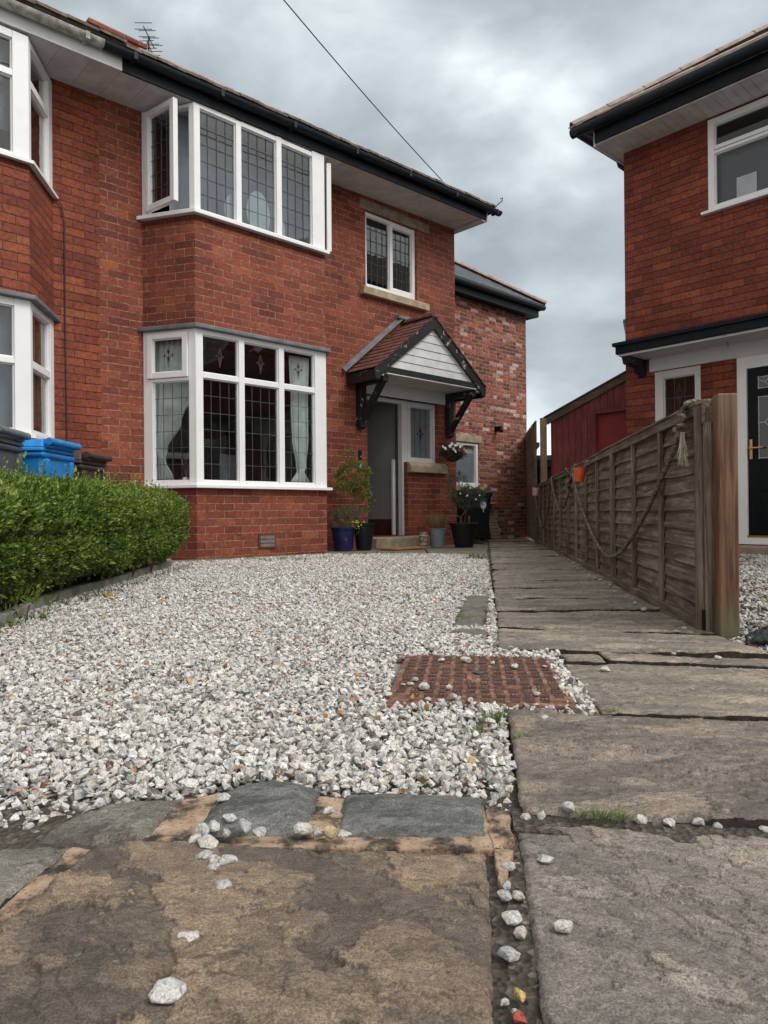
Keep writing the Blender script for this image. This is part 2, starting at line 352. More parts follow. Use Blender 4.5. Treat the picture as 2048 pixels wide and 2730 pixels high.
def flag(name, cols, dirs=25, ledge=7.0, lscale=2.4, seed=0.0, stretch=(1, 2.2, 1), bumps=1.0, orange=0.0, contrast=1.0, grainc=.28):
    """riven sandstone: shallow terraces in the height, blotches of differently weathered bed, wavy grain"""
    t = NT(name)
    v = t.coord('Object', scale=stretch, rot=(0, 0, R(dirs)), loc=(seed, seed * .7, 0))
    vo = t.coord('Object')
    base = t.noise(v, lscale, 9, .6, .9)
    k = t.math('MULTIPLY', base, ledge)
    fl = t.math('FLOOR', k); fr = t.math('FRACT', k)
    edge = t.n('ShaderNodeMapRange', interpolation_type='SMOOTHSTEP'); t.L(fr, edge.inputs[0]); edge.inputs[1].default_value = .0; edge.inputs[2].default_value = .12
    terr = t.math('ADD', fl, edge.outputs[0])
    p1 = t.noise(v, lscale * 1.5, 9, .68, 1.2); p2 = t.noise(vo, 3.1, 8, .7, .4)
    wn = t.n('ShaderNodeTexWhiteNoise', noise_dimensions='1D'); t.L(t.math('ADD', fl, seed), wn.inputs['W'])
    f = t.math('ADD', t.math('MULTIPLY', wn.outputs[0], .16 * contrast), t.math('MULTIPLY', t.math('ADD', t.math('MULTIPLY', p1, .6), t.math('MULTIPLY', p2, .4)), .86), clamp=True)
    bed = t.n('ShaderNodeAttribute', attribute_name='bed'); f = t.math('ADD', f, t.math('MULTIPLY', bed.outputs['Fac'], .10))
    c = t.ramp(f, cols)
    wav = t.n('ShaderNodeVectorMath', operation='ADD'); nz = t.n('ShaderNodeTexNoise'); t.L(vo, nz.inputs['Vector']); nz.inputs['Scale'].default_value = 4; t.L(vo, wav.inputs[0]); sc_ = t.n('ShaderNodeVectorMath', operation='SCALE'); t.L(nz.outputs['Color'], sc_.inputs[0]); sc_.inputs['Scale'].default_value = .10; t.L(sc_.outputs[0], wav.inputs[1])
    mp = t.n('ShaderNodeMapping'); t.L(wav.outputs[0], mp.inputs[0]); mp.inputs['Scale'].default_value = (14, 32, 14); mp.inputs['Rotation'].default_value = (0, 0, R(dirs))
    grain = t.noise(mp.outputs[0], 3.2, 8, .72)
    c = t.mix(1.0, c, t.ramp(grain, [(.40, 1 - grainc * .8), (.60, 1 + grainc * .6)]), 'MULTIPLY')
    speck = t.noise(vo, 380, 5, .8)
    c = t.mix(1.0, c, t.ramp(speck, [(.40, .52), (.5, 1.0), (.60, 1.55)]), 'MULTIPLY')
    mid = t.noise(vo, 38, 7, .75)
    c = t.mix(1.0, c, t.ramp(mid, [(.40, .86), (.60, 1.14)]), 'MULTIPLY')
    brk = t.ramp(t.noise(vo, 7, 4, .6), [(.46, 0.0), (.6, .55)])
    lineE = t.math('MULTIPLY', t.math('SUBTRACT', 1.0, t.math('MINIMUM', t.math('MULTIPLY', fr, 16.0), 1.0)), brk)
    c = t.mix(lineE, c, (.040, .032, .026))
    c = t.mix(1.0, c, t.ramp(t.math('ADD', bed.outputs['Fac'], .4), [(.0, (.80, .80, .82)), (.3, (.92, .92, .93)), (1.0, (1 + orange * 1.35, 1 + orange * 1.15, 1 + orange * .85))]), 'MULTIPLY')
    rimn = t.n('ShaderNodeAttribute', attribute_name='rim'); c = t.mix(t.math('MULTIPLY', rimn.outputs['Fac'], .80), c, (.040, .032, .026))  # dark ledge lines: settled dirt plus painted shade, as ledge shadows are faint
    lich = t.math('MULTIPLY', t.ramp(t.vor(t.coord('Object'), 34), [(.10, 1.0), (.17, 0.0)]), t.ramp(t.noise(vo, 5, 4, .6), [(.52, 0.0), (.60, .5)])); c = t.mix(lich, c, (.30, .285, .25))
    dust = t.ramp(t.noise(vo, 26, 8, .8), [(.61, 0.0), (.68, .30)])
    c = t.mix(dust, c, (.36, .34, .32))
    h = t.math('ADD', t.math('MULTIPLY', terr, 1.2 / ledge), t.math('MULTIPLY', grain, .42)); h = t.math('ADD', h, t.math('MULTIPLY', mid, .3))
    nb = t.bump(h, .45 * bumps, .006)
    nb = t.bump(speck, .7 * bumps, .0018, nb)
    return t.bsdf(c, .74, nb, spec=.5)
M['flag_brown'] = flag('riven_brown_sandstone', [(.26, (.052, .043, .036)), (.43, (.088, .071, .057)), (.54, (.118, .092, .070)), (.72, (.185, .138, .098))], 18, 5.0, 2.1, 4.3, (1, 1.6, 1), 1.0, .42)
M['flag_grey'] = flag('riven_grey_sandstone', [(.26, (.115, .100, .088)), (.43, (.168, .146, .127)), (.54, (.205, .177, .152)), (.72, (.28, .235, .195))], -38, 5.0, 2.4, 9.1, (1, 2.0, 1), .9, .18)
M['flag_mid'] = flag('riven_brown_grey_sandstone', [(.26, (.080, .067, .057)), (.43, (.125, .105, .090)), (.54, (.165, .138, .115)), (.72, (.24, .19, .15))], 6, 7.0, 2.6, 2.2, (1, 3.0, 1), 1.1, .18)
M['flag_path'] = flag('path_sandstone', [(.3, (0.109, 0.092, 0.072)), (.43, (0.167, 0.143, 0.113)), (.53, (0.207, 0.177, 0.140)), (.66, (0.276, 0.230, 0.178))], 3, 4.0, 2.0, 6.6, (1, 4.0, 1), .9, .15)
M['sett_dark'] = flag('dark_grey_sett', [(.38, (.050, .051, .047)), (.5, (.085, .086, .080)), (.62, (.145, .143, .132))], 20, 3.0, 4.0, 1.0, (1, 2, 1), 1.0)
M['sett_moss'] = flag('grey_brown_sett', [(.38, (.075, .068, .056)), (.5, (.120, .110, .092)), (.62, (.19, .175, .145))], 40, 3.0, 4.0, 7.0, (1, 1.5, 1), 1.1)
def mortarmat():
    t = NT('peach_mortar'); v = t.coord('Object')
    k = t.noise(v, 16, 6, .7)
    c = t.ramp(k, [(.38, (.035, .028, .021)), (.445, (.15, .11, .080)), (.495, (.35, .235, .155)), (.62, (.48, .35, .245))]
    )
    c = t.mix(t.ramp(t.vor(v, 120), [(.12, .75), (.30, 0.0)]), c, (.06, .05, .04))
    return t.bsdf(c, .95, t.bump(t.noise(v, 160, 6, .7), .9, .006))
M['mortar'] = mortarmat()
def soilmat():
    t = NT('dark_gritty_soil'); v = t.coord('Object')
    c = t.ramp(t.vor(v, 110, out='Color'), [(.0, (.03, .024, .018)), (.6, (.07, .058, .045)), (.93, (.14, .12, .10)), (1, (.4, .38, .35))])
    return t.bsdf(c, .95, t.bump(t.vor(v, 110), 1.0, .01))
M['grit'] = soilmat()
def rustmat():
    t = NT('rusty_cast_iron'); v = t.coord('Object')
    c = t.ramp(t.noise(v, 22, 7, .7), [(.38, (.070, .034, .024)), (.48, (.155, .070, .044)), (.56, (.23, .115, .070)), (.66, (.34, .24, .18))])
    return t.bsdf(c, .85, t.bump(t.noise(v, 190, 5, .7), .8, .003), metal=.1)
M['rust'] = rustmat()
M['rust_dark'] = plain('dark_worn_iron', (.085, .045, .036), .6, .5, 40, .6, 200)
M['ground'] = plain('ground_grit', (.16, .15, .135), .95, .3, 6, .8, 60)

# ------------------------------------------------------------------ mesh builder
class Fr:      # facet frame: start point, direction in plan; depth d runs to the left of the direction (into the building)
    def __init__(s, a, b=None, ang=None):
        s.o = Vector((a[0], a[1]))
        if b is not None: d = Vector((b[0], b[1])) - s.o; s.len = d.length; s.d = d.normalized()
        else: s.d = Vector((math.cos(ang), math.sin(ang))); s.len = 1
        s.m = Vector((-s.d.y, s.d.x))
    def p(s, a, d, z): q = s.o + s.d * a + s.m * d; return Vector((q.x, q.y, z))
ID = Fr((0, 0), (1, 0))
class MB:
    def __init__(s): s.v = []; s.f = []; s.mi = []; s.cur = 0
    def add(s, vs, fs):
        k = len(s.v); s.v += [Vector(p) for p in vs]; s.f += [tuple(k + i for i in f) for f in fs]; s.mi += [s.cur] * len(fs)
        return s
    def box(s, x0, x1, y0, y1, z0, z1, fr=ID, M_=None):
        P = [fr.p(x, y, z) for z in (z0, z1) for x, y in ((x0, y0), (x1, y0), (x1, y1), (x0, y1))]
        if M_ is not None: P = [M_ @ p for p in P]
        return s.add(P, [(0, 3, 2, 1), (4, 5, 6, 7), (0, 1, 5, 4), (1, 2, 6, 5), (2, 3, 7, 6), (3, 0, 4, 7)])
    def hexa(s, P): return s.add(P, [(0, 3, 2, 1), (4, 5, 6, 7), (0, 1, 5, 4), (1, 2, 6, 5), (2, 3, 7, 6), (3, 0, 4, 7)])
    def prism(s, poly, z0, z1):
        n = len(poly); z = lambda zz, i: zz(i) if callable(zz) else zz
        P = [(p[0], p[1], z(z0, i)) for i, p in enumerate(poly)] + [(p[0], p[1], z(z1, i)) for i, p in enumerate(poly)]
        return s.add(P, [tuple(range(n - 1, -1, -1)), tuple(range(n, 2 * n))] + [(i, (i + 1) % n, n + (i + 1) % n, n + i) for i in range(n)])
    def extr(s, pts, vec):     # polygon of 3D points swept by vec
        n = len(pts); vec = Vector(vec); P = [Vector(p) for p in pts]; Q = [p + vec for p in P]
        return s.add(P + Q, [tuple(range(n - 1, -1, -1)), tuple(range(n, 2 * n))] + [(i, (i + 1) % n, n + (i + 1) % n, n + i) for i in range(n)])
    def beam(s, a, b, w, h, up=(0, 0, 1)):
        a = Vector(a); b = Vector(b); d = (b - a).normalized(); up = Vector(up); x = d.cross(up).normalized(); y = x.cross(d).normalized()
        P = [q + x * i * w / 2 + y * j * h / 2 for q in (a, b) for i, j in ((-1, -1), (1, -1), (1, 1), (-1, 1))]
        return s.hexa(P)
    def tube(s, pts, r, n=8, cap=True, lobes=0, twist=0, amp=.2):
        pts = [Vector(p) for p in pts]; k = len(s.v); m = len(pts); nrm = None; L = 0
        for i, p in enumerate(pts):
            t = (pts[min(i + 1, m - 1)] - pts[max(i - 1, 0)]).normalized()
            if nrm is None: nrm = t.cross(Vector((.13, .27, 1))).normalized()
            else: nrm = (nrm - t * nrm.dot(t)).normalized()
            b = t.cross(nrm); rr = r[i] if isinstance(r, (list, tuple)) else r
            if i: L += (p - pts[i - 1]).length
            for j in range(n):
                a = 2 * math.pi * j / n; q = rr * (1 + (amp * math.cos(lobes * a - twist * L) if lobes else 0))
                s.v.append(p + (nrm * math.cos(a) + b * math.sin(a)) * q)
        for i in range(m - 1):
            for j in range(n): s.f.append((k + i * n + j, k + i * n + (j + 1) % n, k + (i + 1) * n + (j + 1) % n, k + (i + 1) * n + j)); s.mi.append(s.cur)
        if cap:
            s.f.append(tuple(k + j for j in range(n - 1, -1, -1))); s.f.append(tuple(k + (m - 1) * n + j for j in range(n))); s.mi += [s.cur] * 2
        return s
    def lathe(s, prof, c=(0, 0), n=32, cap=True, wob=0):
        k = len(s.v); m = len(prof)
        for i, (r, z) in enumerate(prof):
            for j in range(n):
                a = 2 * math.pi * j / n; s.v.append(Vector((c[0] + r * math.cos(a), c[1] + r * math.sin(a), z + wob * math.sin(3 * a) * r)))
        for i in range(m - 1):
            for j in range(n): s.f.append((k + i * n + j, k + i * n + (j + 1) % n, k + (i + 1) * n + (j + 1) % n, k + (i + 1) * n + j)); s.mi.append(s.cur)
        if cap: s.f.append(tuple(k + j for j in range(n - 1, -1, -1))); s.f.append(tuple(k + (m - 1) * n + j for j in range(n))); s.mi += [s.cur] * 2
        return s
    def grid(s, fn, nu, nv):
        k = len(s.v)
        for i in range(nu + 1):
            for j in range(nv + 1): s.v.append(Vector(fn(i / nu, j / nv)))
        for i in range(nu):
            for j in range(nv):
                a = k + i * (nv + 1) + j; s.f.append((a, a + nv + 1, a + nv + 2, a + 1)); s.mi.append(s.cur)
        return s
    def build(s, name, mat, parent=None, smooth=False, bevel=0, seg=2, solid=0, uv=True):
        me = bpy.data.meshes.new(name); me.from_pydata([tuple(p) for p in s.v], [], s.f)
        mats = mat if isinstance(mat, list) else [mat]
        for m in mats: me.materials.append(m)
        if len(mats) > 1: me.polygons.foreach_set('material_index', s.mi)
        me.update()
        if uv and len(me.polygons) < 20000:
            ul = me.uv_layers.new(name='UVMap').data
            for p in me.polygons:
                n = p.normal
                if abs(n.z) > .75: 
                    for li in p.loop_indices: co = me.vertices[me.loops[li].vertex_index].co; ul[li].uv = (co.x, co.y)
                else:
                    h = Vector((-n.y, n.x)); h = h.normalized() if h.length > 1e-6 else Vector((1, 0))
                    for li in p.loop_indices: co = me.vertices[me.loops[li].vertex_index].co; ul[li].uv = (co.x * h.x + co.y * h.y, co.z)
        if smooth:
            me.polygons.foreach_set('use_smooth', [True] * len(me.polygons))
            try: me.set_sharp_from_angle(angle=R(40))
            except Exception: pass
        o = bpy.data.objects.new(name, me); C.objects.link(o)
        if parent: o.parent = parent
        if solid: m = o.modifiers.new('solid', 'SOLIDIFY'); m.thickness = solid; m.offset = 0
        if bevel: m = o.modifiers.new('bevel', 'BEVEL'); m.width = bevel; m.segments = seg; m.limit_method = 'ANGLE'
        return o
def tag(o, label=None, cat=None, group=None, kind=None):
    for k, v in (('label', label), ('category', cat), ('group', group), ('kind', kind)):
        if v: o[k] = v
    return o
def thing(name, label, cat, loc=(0, 0, 0), rz=0, group=None):
    o = bpy.data.objects.new(name, None); o.empty_display_size = .1; C.objects.link(o); o.location = loc; o.rotation_euler = (0, 0, rz)
    return tag(o, label, cat, group)
def bx(name, mat, parent, *a, bevel=0, fr=ID): return MB().box(*a, fr=fr).build(name, mat, parent, bevel=bevel)
def npmesh(name, verts, faces, mat, parent=None, attr=None, smooth=False):
    """verts (n,3), faces (m,k) -> one mesh; attr = (name, kind, values per vertex)"""
    me = bpy.data.meshes.new(name); k = faces.shape[1]
    me.vertices.add(len(verts)); me.vertices.foreach_set('co', verts.astype(np.float32).ravel())
    me.loops.add(faces.size); me.loops.foreach_set('vertex_index', faces.astype(np.int32).ravel())
    me.polygons.add(len(faces)); me.polygons.foreach_set('loop_start', np.arange(0, faces.size, k, dtype=np.int32))
    me.materials.append(mat); me.update(calc_edges=True)
    for attr in ([attr] if isinstance(attr, tuple) else (attr or [])):
        a = me.attributes.new(attr[0], 'FLOAT_COLOR' if attr[1] == 'color' else 'FLOAT', 'POINT')
        if attr[1] == 'color':
            a.data.foreach_set('color', np.c_[attr[2], np.ones(len(verts))].astype(np.float32).ravel())
        else: a.data.foreach_set('value', attr[2].astype(np.float32))
    me.polygons.foreach_set('use_smooth', np.full(len(faces), bool(smooth)))
    me.validate()
    o = bpy.data.objects.new(name, me); C.objects.link(o)
    if parent: o.parent = parent
    return o
def leaves(name, P, D, size, mat, parent=None, aspect=.42, tone=None, fold=.25, seed=1):
    """one mesh of leaf blades: each a folded diamond at P pointing along D"""
    g = np.random.default_rng(seed); n = len(P)
    D = D / np.linalg.norm(D, axis=1, keepdims=True); a = g.normal(size=(n, 3)); X = np.cross(D, a); X /= np.linalg.norm(X, axis=1, keepdims=True); Nn = np.cross(X, D)
    s = (size * g.uniform(.65, 1.25, n))[:, None]; w = s * aspect
    b = P; l = P + D * s * .5 + X * w * .5 + Nn * w * fold; r = P + D * s * .5 - X * w * .5 + Nn * w * fold; t = P + D * s
    mid = P + D * s * .52
    V = np.stack([b, l, t, r, mid], 1).reshape(-1, 3); i = np.arange(n)[:, None] * 5
    F = np.concatenate([i + [[0, 4, 1]], i + [[1, 4, 2]], i + [[2, 4, 3]], i + [[3, 4, 0]]], 0)
    if tone is None: tone = g.uniform(0, 1, n)
    return npmesh(name, V, F, mat, parent, ('tone', 'float', np.repeat(np.clip(tone, 0, 1), 5)))
def _hash(i, j, seed):
    n = (i.astype(np.int64) * 374761393 + j.astype(np.int64) * 668265263 + int(seed) * 974711) & 0xffffffff
    n = ((n ^ (n >> 13)) * 1274126177) & 0xffffffff; n = n ^ (n >> 16); return n / 4294967296.0 * 2 * np.pi
def perlin(x, y, seed=0):
    i, j = np.floor(x), np.floor(y); fx, fy = x - i, y - j; u, v = fx ** 3 * (fx * (fx * 6 - 15) + 10), fy ** 3 * (fy * (fy * 6 - 15) + 10)
    def g(a, b_): h = _hash(i + a, j + b_, seed); return np.cos(h) * (fx - a) + np.sin(h) * (fy - b_)
    return (g(0, 0) * (1 - u) + g(1, 0) * u) * (1 - v) + (g(0, 1) * (1 - u) + g(1, 1) * u) * v
def fbm(x, y, sc_, octv=5, gain=.55, seed=0):
    s, a = np.zeros_like(x), 1.0
    for k in range(octv): s += a * perlin(x * sc_ * 2.03 ** k + 17.3 * k, y * sc_ * 2.03 ** k - 9.1 * k, seed + k); a *= gain
    return s
def gz(y): return -.011 * min(max(y - 7.5, 0), 5.5)

# ================================================================== THE GROUND
def xf(y): return 1.2457 + .1426 / .9898 * (y - 2.744)          # the fence line
def xl(y): return .455 + .1432 * (y - 2.884)                     # left edge of the path
def ground_sheet():
    b = MB(); ys = [-60, 0, 7.5, 9, 11, 13, 40, 160]; xs = [-160, -20, 0, 20, 160]
    for i in range(len(ys) - 1):
        for j in range(len(xs) - 1):
            P = [(xs[j], ys[i]), (xs[j + 1], ys[i]), (xs[j + 1], ys[i + 1]), (xs[j], ys[i + 1])]
            b.add([(x, y, gz(y) - .045) for x, y in P], [(0, 1, 2, 3)])
    tag(b.build('ground', M['ground']), kind='structure')
ground_sheet()
# gritty bed under slabs and gravel
def bed(name, poly, z, mat, kind='structure'):
    b = MB(); b.prism(poly, lambda i: gz(poly[i][1]) + z - .02, lambda i: gz(poly[i][1]) + z); return tag(b.build(name, mat), kind=kind)
bed('grit_bed', [(-3.2, -.4), (2.2, -.4), (2.2, 1.3), (-3.2, 1.3)], -.016, M['grit'])

# gravel base sheet (seen between the chippings)
GP = [(-3, 1.06), (-.60, 1.06), (-.54, 1.12), (-.48, 1.165), (-.335, 1.215), (-.29, 1.225), (-.233, 1.266), (-.108, 1.205), (-.066, 1.192), (.16, 1.176), (.205, 1.135),
      (.284, 1.69), (.50, 1.675), (.548, 2.2), (.57, 2.36), (.38, 2.41), (.455, 2.884), (1.12, 7.75), (.9, 8.05), (.2, 8.3), (-.5, 8.32), (-.72, 8.28), (-2.1, 6.9), (-1.93, 6.54), (-1.84, 5.14), (-1.77, 3.7), (-1.63, 3.08), (-1.5, 2.4), (-3, 2.2)]
def gravel_bed():
    b = MB(); b.add([(x, y, gz(y) - .024) for x, y in GP], [tuple(range(len(GP)))]); tag(b.build('gravel_bed', plain('pale_gravel_dust', (.26, .25, .23), .95, .4, 30, 1.0, 120)), kind='structure')
gravel_bed()
def inpoly(P, poly):
    x, y = P[:, 0], P[:, 1]; c = np.zeros(len(P), bool); j = len(poly) - 1
    for i in range(len(poly)):
        xi, yi = poly[i]; xj, yj = poly[j]
        if yi != yj: c ^= ((yi > y) != (yj > y)) & (x < (xj - xi) * (y - yi) / (yj - yi) + xi)
        j = i
    return c
def stone_variants(n, pts, seed):
    out = []; r = random.Random(seed)
    for k in range(n):
        bm = bmesh.new(); ax = (1, r.uniform(.6, .95), r.uniform(.42, .75))
        for i in range(pts):
            v = Vector((r.gauss(0, 1), r.gauss(0, 1), r.gauss(0, 1))).normalized() * r.uniform(.82, 1)
            bm.verts.new((v.x * ax[0] * .5, v.y * ax[1] * .5, v.z * ax[2] * .5))
        h = bmesh.ops.convex_hull(bm, input=bm.verts)
        bmesh.ops.delete(bm, geom=list({g for g in h['geom_interior'] + h['geom_unused'] if isinstance(g, bmesh.types.BMVert)}), context='VERTS')
        bmesh.ops.triangulate(bm, faces=bm.faces); bm.verts.index_update()
        V = np.array([v.co[:] for v in bm.verts]); F = np.array([[v.index for v in f.verts] for f in bm.faces]); bm.free(); out.append((V, F))
    return out
SV = stone_variants(30, 11, 3)
WHITE = np.array([(.68, .665, .63), (.60, .59, .57), (.74, .725, .69), (.50, .49, .475), (.62, .585, .53), (.38, .37, .36), (.66, .61, .54)])
ODD = np.array([(.42, .20, .075), (.33, .17, .11), (.50, .34, .16), (.20, .16, .13), (.45, .30, .25), (.13, .12, .115)])
def stones(name, pos, size, seed, odd=.035, tilt=.5, dirt=None):
    g = np.random.default_rng(seed); n = len(pos); vi = g.integers(0, len(SV), n); Vs = []; Fs = []; Cs = []; off = 0
    az = g.uniform(0, 2 * np.pi, n); tx = g.normal(0, tilt, n); ty = g.normal(0, tilt, n)
    col = .96 * WHITE[g.choice(len(WHITE), n, p=[.24, .2, .18, .12, .12, .06, .08])] * g.uniform(.86, 1.1, (n, 1))
    o = g.uniform(0, 1, n) < odd; col[o] = ODD[g.integers(0, len(ODD), o.sum())]
    if dirt is not None: col = col * dirt[:, None] + (1 - dirt[:, None]) * np.array([.12, .10, .07])
    for k in range(len(SV)):
        idx = np.where(vi == k)[0]
        if not len(idx): continue
        V, F = SV[k]; m = len(idx)
        ca, sa, cx, sx, cy, sy = np.cos(az[idx]), np.sin(az[idx]), np.cos(tx[idx]), np.sin(tx[idx]), np.cos(ty[idx]), np.sin(ty[idx])
        A = V[None] * size[idx][:, None, None]
        y, z = A[..., 1] * cx[:, None] - A[..., 2] * sx[:, None], A[..., 1] * sx[:, None] + A[..., 2] * cx[:, None]
        x, z2 = A[..., 0] * cy[:, None] + z * sy[:, None], -A[..., 0] * sy[:, None] + z * cy[:, None]
        X, Y = x * ca[:, None] - y * sa[:, None], x * sa[:, None] + y * ca[:, None]
        Q = np.stack([X, Y, z2], -1) + pos[idx][:, None, :]
        Vs.append(Q.reshape(-1, 3)); Fs.append((F[None] + (off + np.arange(m) * len(V))[:, None, None]).reshape(-1, 3)); Cs.append(np.repeat(col[idx], len(V), 0)); off += m * len(V)
    return npmesh(name, np.concatenate(Vs), np.concatenate(Fs), M['stone'], None, ('tint', 'color', np.concatenate(Cs)))
def scatter(poly, sp, seed, ylim, xlim=(-4, 4), view=True):
    g = np.random.default_rng(seed); xs = np.arange(xlim[0], xlim[1], sp); ys = np.arange(ylim[0], ylim[1], sp)
    P = np.stack(np.meshgrid(xs, ys), -1).reshape(-1, 2) + g.uniform(-.5, .5, (len(xs) * len(ys), 2)) * sp
    P = P[inpoly(P, poly)]
    if view: P = P[np.abs(P[:, 0]) < .60 * P[:, 1] + .45]
    return P
MAN = [(.0, 1.735), (.44, 1.705), (.505, 2.255), (.035, 2.325)]
SETT = [(.27, 2.925), (.42, 2.915), (.58, 3.95), (.46, 3.99)]
RSET = [(.255, 2.79), (.29, 2.84), (.39, 2.835), (.405, 2.76), (.35, 2.70), (.28, 2.72)]
def keep(P): return ~(inpoly(P, MAN) | inpoly(P, SETT) | inpoly(P, RSET))
vgz = np.vectorize(gz)
def gravel():
    parts = []
    for sp, z, sm, ylim, sd in ((.0155, -.014, .0215, (1.05, 3.6), 1), (.0158, -.003, .0215, (1.05, 3.6), 2), (.026, .004, .021, (1.1, 3.6), 5), (.0205, -.008, .024, (3.6, 8.4), 3), (.027, .001, .024, (3.6, 8.4), 4)):
        P = scatter(GP, sp, sd, ylim); P = P[keep(P)]; g = np.random.default_rng(sd + 50); n = len(P)
        hump = np.array([mnoise.noise((p[0] * 3, p[1] * 3, 0)) for p in P]) * .010
        e = np.clip((P[:, 1] - 1.14) / .1, 0, 1) * .012 - .012      # thins toward the near edge
        if z > -.005: k = g.uniform(0, 1, n) < np.clip((P[:, 1] - 1.14) / .12, .20, 1); P = P[k]; hump = hump[k]; e = e[k]; n = len(P)
        Z = z + hump + e + vgz(P[:, 1]) + g.normal(0, .002, n)
        parts.append((np.c_[P, Z], np.clip(g.normal(.96, .36, n), .34, 1.9) * sm))
    pos = np.concatenate([p for p, s in parts]); size = np.concatenate([s for p, s in parts])
    o = stones('gravel', pos, size, 11, .03)
    tag(o, 'white crushed marble chippings with a few orange and brown stones covering the drive', 'gravel', kind='stuff')
gravel()

# neighbour's drive beyond the fence: sparser, dirtier chippings
GR = [(xf(2.85) + .08, 2.85), (3.2, 2.3), (9, 3), (9, 3.0), (7.2, 4.2), (4.05, 7.55), (3.0, 8.75), (xf(8) + .1, 8.6), (xf(5) + .1, 5)]
def gravel_r():
    b = MB(); q = [(1.25, 2.35), (4.5, 1.2), (9, 3), (7.2, 4.2), (4.05, 7.55), (3.0, 8.75), (xf(8) + .03, 8.6), (xf(5) + .03, 5), (xf(2.75) + .03, 2.75)]
    b.add([(x, y, gz(y) - .02) for x, y in q], [tuple(range(len(q)))]); tag(b.build('drive_bed', M['grit']), kind='structure')
    P = scatter(GR, .024, 21, (2.6, 8.6), (1.2, 5)); Q = scatter([(1.235, 2.27), (1.7, 2.16), (2.3, 2.6), (1.5, 3.1), (1.36, 2.86), (1.34, 2.64), (1.245, 2.58)], .018, 22, (2, 3.2), (1.2, 2.4))
    P = np.concatenate([P, Q]); g = np.random.default_rng(5); n = len(P)
    d = np.array([mnoise.noise((p[0] * 2.2, p[1] * 2.2, 3)) for p in P])
    k = g.uniform(0, 1, n) < .92 - .5 * (d > .15); P = P[k]; d = d[k]; n = len(P)
    o = stones('gravel', np.c_[P, -.008 + g.normal(0, .003, n) + vgz(P[:, 1])], np.clip(g.normal(1, .25, n), .5, 1.7) * .027, 31, .05, dirt=np.clip(.95 - .5 * np.clip(d + .2, 0, 1), .4, 1))
    tag(o, 'dirtier chippings with weeds on the neighbouring drive right of the fence', 'gravel', kind='stuff')
gravel_r()

# ------------------------------------------------------------------ slabs
def rough_edge(poly, step, amp, seed):
    out = []; n = len(poly)
    for i in range(n):
        a = Vector(poly[i]); b = Vector(poly[(i + 1) % n]); L = (b - a).length; k = max(1, int(L / step)); nr = Vector((-(b - a).y, (b - a).x)).normalized()
        for j in range(k):
            p = a + (b - a) * (j / k); q = mnoise.noise((p.x * 22, p.y * 22, seed)) * amp + mnoise.noise((p.x * 70, p.y * 70, seed)) * amp * .5
            if j == 0: q *= .3
            out.append(p + nr * q)
    return out
def slab(name, poly, mat, z=0.0, th=.05, seed=0, amp=.004, step=.02, chamf=.007, dome=0.0, kind='structure', tilt=(0, 0)):
    """a riven flagstone: irregular outline, worn arris, real thickness; dome > 0 rounds a sett"""
    P = rough_edge(poly, step, amp, seed); n = len(P); c = sum(P, Vector((0, 0))) / n; b = MB(); rings = []
    def zz(p): return gz(p.y) + z + tilt[0] * (p.x - c.x) + tilt[1] * (p.y - c.y)
    def ring(sc_, off, dz):
        k = len(b.v)
        for i, p in enumerate(P):
            d = p - c; q = c + d * sc_ - d.normalized() * off; b.v.append(Vector((q.x, q.y, zz(q) + dz)))
        rings.append(k)
    ring(1, 0, -th); ring(1, 0, -chamf * 1.3); ring(1, chamf * .35, -chamf * .45); ring(1, chamf * 1.2, 0.0 if not dome else dome * .45)
    if dome: ring(.78, chamf, dome * .85); ring(.4, chamf, dome)
    for a_, b_ in zip(rings, rings[1:]):
        for i in range(n): b.f.append((a_ + i, a_ + (i + 1) % n, b_ + (i + 1) % n, b_ + i)); b.mi.append(0)
    b.f.append(tuple(rings[-1] + i for i in range(n))); b.mi.append(0)
    o = b.build(name, mat, smooth=bool(dome)); return tag(o, kind=kind)
b = MB(); b.prism([(.19, 1.06), (1.6, .82), (1.6, .94), (.20, 1.14)], -.02, -.0075); tag(b.build('grit_bed', M['grit']), kind='structure')
TOPS = []
def sstep(a, b_, x): t = np.clip((x - a) / (b_ - a), 0, 1); return t * t * (3 - 2 * t)
